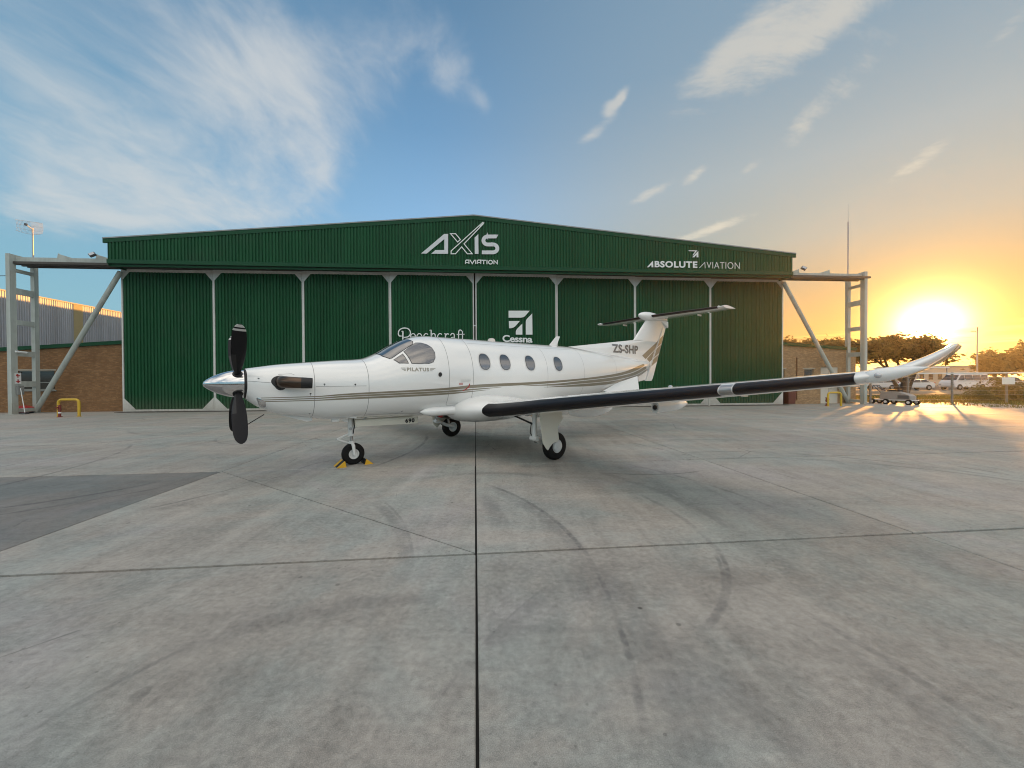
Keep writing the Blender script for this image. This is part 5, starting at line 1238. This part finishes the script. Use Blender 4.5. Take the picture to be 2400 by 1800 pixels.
# blades of grass
def grass(name, n, area, h0, h1, mat):
    mb = MB(); rg = random.Random(11)
    for _ in range(n):
        s_, n_, ok = area(rg)
        if not ok: continue
        p = hg(s_, n_, -.035); a = rg.uniform(0, 6.28); h_ = rg.uniform(h0, h1); w_ = rg.uniform(.012, .03); l_ = rg.uniform(-.4, .4) * h_
        k = len(mb.v); mb.v += [(p.x - w_ * math.cos(a), p.y - w_ * math.sin(a), p.z), (p.x + w_ * math.cos(a), p.y + w_ * math.sin(a), p.z), (p.x + l_ * math.sin(a), p.y + l_, p.z + h_)]; mb.f.append((k, k + 1, k + 2))
    return tag(mb.build(name, mat, weld=False), kind='stuff')
def leafmat(name, c1, c2, tr=.35):
    m_ = bpy.data.materials.new(name); m_.use_nodes = True; nt = m_.node_tree; q = G(nt); b = nt.nodes['Principled BSDF']
    wp = q.n('ShaderNodeNewGeometry').outputs['Position']; c = q.mix(q.ramp(q.noise(wp, 2.2, 3, .6), .35, .65), c1, c2)
    q.put(b.inputs['Base Color'], c); b.inputs['Roughness'].default_value = .6; b.inputs['Specular IOR Level'].default_value = .3
    tl_ = q.n('ShaderNodeBsdfTranslucent'); q.put(tl_.inputs[0], q.mix(.6, c, (.36, .24, .02)))
    mx = q.n('ShaderNodeMixShader'); mx.inputs[0].default_value = tr; q.L.new(b.outputs[0], mx.inputs[1]); q.L.new(tl_.outputs[0], mx.inputs[2])
    q.L.new(mx.outputs[0], nt.nodes['Material Output'].inputs[0]); return m_
BLADE = leafmat('grass_blades', (.12, .13, .03), (.20, .17, .06))
grass('grass', 34000, lambda r_: ((lambda s_, n_: (s_, n_, not (s_ < 29.5 and n_ < 26.1)))(26.2 + 34 * r_.random() ** 1.3, 8 + 27.5 * r_.random())), .06, .20, BLADE)

# ------------------------------------------------------------------ fence
FY = 26.1
RAILP = pmat('weathered_post', (.24, .22, .19), .8, var=.06)
fn_ = empty('wire_fence', (24.35, FY + .35, 0), 0, 'wire fence with pale posts and a white top rail along the grass verge', 'fence')
FPX = [0, 2.55, 5.55, 9.25, 13.0, 17.0, 21.0]
for x in FPX: MB().box((x - .045, -.045, -.1), (x + .045, .045, 2.10)).build('post', RAILP, fn_)
for a, b_ in zip(FPX[1:-1], FPX[2:]): MB().tube([(a, -.085, 2.02), (b_, -.085, 2.02)], .04, 8).build('rail', SIGNW, fn_)
for z in (.25, .55, .85, 1.15, 1.45, 1.75): MB().tube([(0, -.068, z), (21, -.068, z)], .005, 4).build('wire', STEEL, fn_)
bd = MB().box((-.43, 0, 0), (.43, .02, .47)).build('blank_sign_board', SIGNW); bd.location = (33.6, FY + .24, 1.25); tag(bd, 'blank white board fixed to the fence post at the edge of the picture', 'sign board')

# ------------------------------------------------------------------ trees
BARK = pmat('bark', (.085, .06, .04), .9, var=.1, vscale=6, bump=.6, bscale=14)
LEAF1 = leafmat('dark_leaves', (.045, .05, .012), (.075, .07, .016), .5); LEAF2 = leafmat('mid_leaves', (.05, .065, .02), (.09, .095, .03), .38)
def crown_mesh(blobs, n, size, rg):
    mb = MB(); tot = sum(b_[3] * b_[4] * b_[5] for b_ in blobs)
    for (cx, cy, cz, rx, ry, rz) in blobs:
        k = int(n * rx * ry * rz / tot); clumps = []
        for _ in range(max(8, int(rx * ry * 9))):
            while True:
                d = Vector((rg.uniform(-1, 1), rg.uniform(-1, 1), rg.uniform(-1, 1)))
                if .35 < d.length < 1: break
            clumps.append((Vector((cx + d.x * rx, cy + d.y * ry, cz + d.z * rz)), rg.uniform(.25, .62)))
        for _ in range(k):
            c_, r_ = rg.choice(clumps)
            d = Vector((rg.gauss(0, 1), rg.gauss(0, 1), rg.gauss(0, .75))) * r_ * .72; p = c_ + d
            a = Vector((rg.gauss(0, 1), rg.gauss(0, 1), rg.gauss(0, 1))).normalized(); b_ = a.orthogonal().normalized(); s_ = size * rg.uniform(.6, 1.4)
            j = len(mb.v); mb.v += [tuple(p + a * s_), tuple(p + b_ * s_ * .45), tuple(p - a * s_), tuple(p - b_ * s_ * .45)]; mb.f.append((j, j + 1, j + 2, j + 3))
    return mb
def tree(p, label, cat, blobs, n, size, trunk, mat, seed, group='trees beyond the apron'):
    rg = random.Random(seed); t = empty('tree', p, 0, label, cat, group)
    crown_mesh(blobs, n, size, rg).build('crown', mat, t, weld=False)
    tk = MB()
    for pts, r0, r1 in trunk:
        m_n = len(pts); tk.tube(pts, [r0 + (r1 - r0) * i / (m_n - 1) for i in range(m_n)], 9)
    tk.build('trunk', BARK, t, smooth=True)
    return t
def limbs(blobs, h0, r0, seed, lean=0.0):
    rg = random.Random(seed); out_ = []; base_ = Vector((0, 0, -.1))
    fork = Vector((lean * .4, 0, h0)); out_.append(([base_, base_.lerp(fork, .5) + Vector((rg.uniform(-.1, .1), rg.uniform(-.1, .1), 0)), fork], r0, r0 * .75))
    for b_ in blobs:
        e = Vector(b_[:3]); mid = fork.lerp(e, .5) + Vector((rg.uniform(-.3, .3), rg.uniform(-.3, .3), .25)); out_.append(([fork - Vector((0, 0, .1)), mid, e + Vector((0, 0, b_[5] * .4))], r0 * .55, r0 * .12))
        for _ in range(2): out_.append(([mid, e + Vector((rg.uniform(-.7, .7) * b_[3], rg.uniform(-.7, .7) * b_[4], rg.uniform(-.3, .7) * b_[5]))], r0 * .22, r0 * .06))
    return out_
B1 = [(-4.6, 0, 4.55, 2.6, 2.2, 1.0), (-1.6, .4, 5.0, 2.5, 2.4, 1.2), (1.6, -.2, 4.9, 2.3, 2.3, 1.1), (3.9, .2, 4.2, 1.3, 1.4, .65)]
tree((42.9, 42.6, 0), 'broad dark spreading tree with a forked trunk behind the power cart', 'tree', B1, 15000, .23, limbs(B1, 1.3, .34, 3) + [([(.5, .2, -.1), (.9, .1, 1.2), (1.8, 0, 3.6)], .2, .1), ([(-.3, .2, .4), (-1.2, .1, 1.6), (-2.2, 0, 3.9)], .2, .1)], LEAF1, 5)
B2 = [(-2.8, 0, 4.6, 2.4, 2.0, 1.0), (0, .3, 4.9, 2.4, 2.2, 1.15), (2.4, 0, 4.7, 2.0, 1.8, .95)]
tree((35.6, 43.5, 0), 'dark leafy tree showing between and above the right gantry posts', 'tree', B2, 12000, .23, limbs(B2, 1.9, .28, 8), LEAF1, 9)
B3 = [(-1.8, 0, 4.2, 1.9, 1.8, 1.2), (.6, 0, 4.6, 1.9, 1.8, 1.3), (2.2, .2, 4.2, 1.5, 1.6, 1.1)]
tree((29.9, 43.8, 0), 'dark tree rising behind the roof of the right brick lean-to', 'tree', B3, 8500, .23, limbs(B3, 2.0, .25, 12), LEAF1, 13)
B4 = [(-.9, 0, 4.0, 1.7, 1.7, 1.6), (1.0, .2, 4.6, 1.8, 1.7, 1.7), (.1, 0, 3.0, 2.0, 1.9, 1.0)]
tree((75.0, 60.5, .1), 'rounded tree with sunlit gaps beside the lamp post', 'tree', B4, 5200, .30, limbs(B4, 1.4, .24, 15), LEAF2, 16)
B5 = [(-1.4, 0, 4.6, 2.0, 2.0, 1.9), (1.3, .2, 5.6, 2.2, 2.0, 2.0), (0, 0, 3.3, 2.8, 2.2, 1.1)]
tree((79.6, 60.0, .1), 'tall leafy tree at the right edge of the picture', 'tree', B5, 7500, .30, limbs(B5, 1.6, .26, 19), LEAF2, 20)
B6 = [(-1.1, 0, .55, 1.1, 1.0, .65), (.4, .1, .75, 1.3, 1.1, .80), (1.9, 0, .6, 1.2, 1.0, .65)]
tree((36.6, 29.2, -.03), 'low dense green bush behind the wire fence', 'bush', B6, 9000, .07, limbs(B6, .25, .06, 22), leafmat('bush_leaves', (.06, .085, .02), (.11, .12, .035), .3), 23, None)
B7 = [(-3, 0, 3.6, 3.0, 2.2, 1.5), (3, 0, 3.9, 3.0, 2.2, 1.7)]
tree((64.5, 93, .1), 'distant low tree beyond the pale building', 'tree', B7, 4000, .25, limbs(B7, 1.4, .25, 25), LEAF2, 26)

# ------------------------------------------------------------------ vehicles, lamp post and buildings past the road
CARW = pmat('white_car_paint', (.66, .66, .66), .3, coat=.8, var=.02); CARG = pmat('car_glass', (.03, .035, .04), .06, spec=.8)
def vehicle(name, p, rz, label, cat, prof, gh, w_, wheels, wr, glass, group='white vehicles parked past the road', ws=None):
    t = empty(name, p, rz, label, cat, group)
    mb = MB(); n = len(prof)
    half = [w_ / 2 * (1.0 if z < gh else 1.0 - .16 * (z - gh) / .8) for x, z in prof]
    a = [(x, -h_, z) for (x, z), h_ in zip(prof, half)]; b_ = [(x, h_, z) for (x, z), h_ in zip(prof, half)]
    mb.poly(a); mb.poly(list(reversed(b_)))
    for i in range(n): mb.poly([a[i], a[(i + 1) % n], b_[(i + 1) % n], b_[i]])
    mb.build('body', CARW, t, bevel=.05, smooth=True, angle=35)
    hw = lambda z: w_ / 2 * (1.0 if z < gh else 1.0 - .16 * (z - gh) / .8) + .006
    for pl in glass:
        for s_ in (-1, 1): MB().poly([(x, s_ * hw(z), z) for x, z in pl]).build('side_window', CARG, t)
    for x in wheels:
        for s_ in (-1, 1):
            wl = MB().lathe([(-.10, wr * .6), (-.09, wr * .93), (-.05, wr), (.05, wr), (.09, wr * .93), (.10, wr * .6)], (x, s_ * (w_ / 2 - .07), wr), (0, 1, 0), 22).build('wheel', TYRE, t, smooth=True, angle=40)
            MB().lathe([(.0, wr * .58), (.008, wr * .56), (.01, .02)], (x, s_ * (w_ / 2 + .032), wr), (0, s_, 0), 16).build('rim', STEEL, wl)
            MB().lathe([(.0, wr * 1.16), (.004, wr * 1.14)], (x, s_ * (w_ / 2 + .0015), wr + .02), (0, s_, 0), 22).build('wheel_arch', BLACK, t)
    xf, xr = max(x for x, z in prof), min(x for x, z in prof)
    if ws:
        for (xa, za), (xb, zb) in ws:
            d_ = Vector((zb - za, 0, -(xb - xa))).normalized() * .03; d_ = d_ if d_.x * xa > 0 else -d_
            MB().poly([(xa + d_.x, -hw(za) * .92, za + d_.z), (xa + d_.x, hw(za) * .92, za + d_.z), (xb + d_.x, hw(zb) * .90, zb + d_.z), (xb + d_.x, -hw(zb) * .90, zb + d_.z)]).build('windscreen', CARG, t)
    for s_ in (-1, 1):
        MB().box((xf - .12, s_ * (w_ / 2 - .22) - .16, .62), (xf + .012, s_ * (w_ / 2 - .22) + .16, .80)).build('headlight', LENS, t, bevel=.02)
        MB().box((xr - .012, s_ * (w_ / 2 - .10) - .07, .75), (xr + .08, s_ * (w_ / 2 - .10) + .07, 1.05)).build('tail_light', REDP, t, bevel=.015)
        MB().box((xf * .42, s_ * (w_ / 2 + .10) - .07, gh + .02), (xf * .42 + .10, s_ * (w_ / 2 + .10) + .07, gh + .18)).build('mirror', CARW, t, bevel=.02)
    return t
vanp = [(-2.55, .32), (2.45, .32), (2.58, .55), (2.52, .98), (2.22, 1.22), (1.55, 2.02), (1.25, 2.16), (-2.25, 2.20), (-2.50, 2.05), (-2.58, 1.2)]
vg = [[(2.02, 1.28), (1.48, 1.92), (1.05, 1.95), (1.05, 1.28)], [(.98, 1.28), (.98, 1.95), (-.15, 1.97), (-.15, 1.28)], [(-.25, 1.28), (-.25, 1.97), (-1.35, 1.97), (-1.35, 1.28)], [(-1.45, 1.28), (-1.45, 1.97), (-2.32, 1.95), (-2.38, 1.28)]]
vn = vehicle('minibus', (61.0, 52.6, .12), R(-176), 'white high roofed minibus with dark side windows parked beyond the fence', 'minibus', vanp, 1.25, 1.86, (1.75, -1.55), .34, vg, ws=[((2.16, 1.28), (1.60, 1.96)), ((-2.575, 1.35), (-2.515, 1.95))])
for pl, s_ in (([(-1.30, .85), (-1.02, .85), (-1.02, 1.12), (-1.30, 1.12)], 1), ([(-1.75, .98), (-1.38, .98), (-1.38, 1.04), (-1.75, 1.04)], 1)): MB().poly([(x, s_ * .938, z) for x, z in pl]).build('side_marking', BLACK, vn)
suvp = [(-2.35, .38), (2.30, .38), (2.40, .60), (2.36, .92), (1.20, 1.12), (.40, 1.60), (.10, 1.68), (-1.85, 1.70), (-2.25, 1.15), (-2.38, .9)]
sgp = [[(1.02, 1.13), (.36, 1.56), (-.30, 1.60), (-.30, 1.13)], [(-.38, 1.13), (-.38, 1.60), (-1.25, 1.61), (-1.25, 1.13)], [(-1.33, 1.13), (-1.33, 1.61), (-1.76, 1.60), (-2.0, 1.15)]]
vehicle('parked_car', (67.6, 53.2, .12), R(4), 'white estate car with its bonnet toward the bush beside the minibus', 'car', suvp, 1.10, 1.80, (1.45, -1.42), .35, sgp, ws=[((1.13, 1.16), (.46, 1.56)), ((-2.20, 1.22), (-1.90, 1.62))])
carp = [(-2.05, .32), (2.05, .32), (2.14, .55), (2.08, .82), (1.05, .98), (.35, 1.40), (-.95, 1.43), (-1.70, 1.02), (-2.10, .95)]
cgl = [[(.88, 1.0), (.30, 1.34), (-.25, 1.36), (-.25, 1.0)], [(-.33, 1.0), (-.33, 1.36), (-.92, 1.36), (-1.45, 1.02)]]
vehicle('parked_car', (53.9, 52.4, .12), R(176), 'white saloon car seen under the wingtip behind the tree trunk', 'car', carp, .98, 1.72, (1.32, -1.28), .31, cgl, ws=[((1.0, 1.01), (.40, 1.36)), ((-1.64, 1.06), (-1.02, 1.40))])
vehicle('parked_car', (50.2, 53.6, .12), R(170), 'white car half hidden behind the right gantry', 'car', carp, .98, 1.72, (1.32, -1.28), .31, cgl, ws=[((1.0, 1.01), (.40, 1.36)), ((-1.64, 1.06), (-1.02, 1.40))])
vehicle('parked_car', (73.6, 53.0, .12), R(8), 'white car at the edge of the picture past the bush', 'car', suvp, 1.10, 1.80, (1.45, -1.42), .35, sgp, ws=[((1.13, 1.16), (.46, 1.56)), ((-2.20, 1.22), (-1.90, 1.62))])
lp = empty('lamp_post', (65.7, 55.0, .1), 0, 'tall grey lamp post with a single arm standing between the trees', 'lamp post')
MB().tube([(0, 0, 0), (0, 0, 8.2)], [.11, .07], 10).build('pole', STEEL, lp); MB().tube([(0, 0, 8.0), (-.45, -.1, 8.12)], .035, 8).build('arm', STEEL, lp); MB().box((-1.0, -.2, 8.10), (-.40, 0, 8.20)).build('lamp_head', STEEL, lp, bevel=.03); MB().tube([(0, 0, 8.2), (.03, 0, 8.75)], .05, 6).build('sensor', DARKG, lp)
fb = empty('far_building', (93.5, 84.0, .1), R(3), 'long low pale building beyond the car park', 'building')
CREAM = pmat('pale_plaster', (.50, .42, .32), .8, var=.05, vscale=.4)
MB().box((-7, 0, 0), (7, 8, 4.0)).build('wall', CREAM, fb); MB().box((-7.2, -.25, 4.005), (7.2, 8.2, 4.25)).build('roof', ROOFM, fb)
for k in range(6): w_ = MB().box((-6 + k * 2.1, -.03, 1.2), (-4.9 + k * 2.1, -.002, 2.5)).build('window', WINF, fb); MB().box((-5.93 + k * 2.1, -.04, 1.27), (-4.97 + k * 2.1, -.031, 2.43)).build('pane', PANE, w_)
sh = empty('carport', (63.0, 60.5, .1), R(2), 'low flat roofed carport behind the parked minibus', 'carport')
MB().box((-4.2, -1.5, 3.1), (3.4, 3.0, 3.3)).build('roof', SIGNW, sh)
for x in (-4.0, 3.2):
    for yy in (-1.3, 2.8): MB().box((x - .06, yy - .06, 0), (x + .06, yy + .06, 3.098)).build('post', STEEL, sh)
for s_, n_, w2, h2, lab in ((-44, 95, 26, 5, 'plain grey shed far behind the left warehouse'),):
    o = MB().box((-w2 / 2, 0, -.1), (w2 / 2, 12, h2)).build('distant_shed', GALV); o.location = hg(s_, n_); tag(o, lab, 'shed')

# low hills and scrub far behind the viewer close the horizon all round
hm_ = MB(); rg = random.Random(41); rows = [[], []]
for k in range(73):
    a = R(95 + 190 * k / 72); rr = 520; h_ = 9 + 7 * math.sin(k * .37) + 4 * math.sin(k * .91 + 1) + rg.uniform(-1.2, 1.2)
    rows[0].append((rr * math.sin(a), rr * math.cos(a), -.5)); rows[1].append(((rr + 40) * math.sin(a), (rr + 40) * math.cos(a), max(4, h_)))
hm_.grid(rows); tag(hm_.build('hills', pmat('scrub_hillside', (.085, .085, .05), .95, var=.1, vscale=.05)), kind='structure')
# ------------------------------------------------------------------ evening haze
hz = MB().box((-1590, -890, -1.4), (1590, 2490, 19)).build('haze')
tag(hz, kind='stuff')
hm = bpy.data.materials.new('haze_air'); hm.use_nodes = True; nt = hm.node_tree
for nd in list(nt.nodes):
    if nd.type == 'BSDF_PRINCIPLED': nt.nodes.remove(nd)
pv = nt.nodes.new('ShaderNodeVolumePrincipled'); pv.inputs['Color'].default_value = (.95, .93, .90, 1); pv.inputs['Density'].default_value = HAZE
pv.inputs['Anisotropy'].default_value = .72
nt.links.new(pv.outputs[0], nt.nodes['Material Output'].inputs['Volume'])
hz.data.materials.append(hm)
sc.cycles.volume_bounces = 0
sc.cycles.use_denoising = True
sc.cycles.denoiser = 'OPENIMAGEDENOISE'
sc.cycles.denoising_input_passes = 'RGB_ALBEDO_NORMAL'
sc.cycles.denoising_prefilter = 'ACCURATE'
sc.cycles.filter_width = 1.05
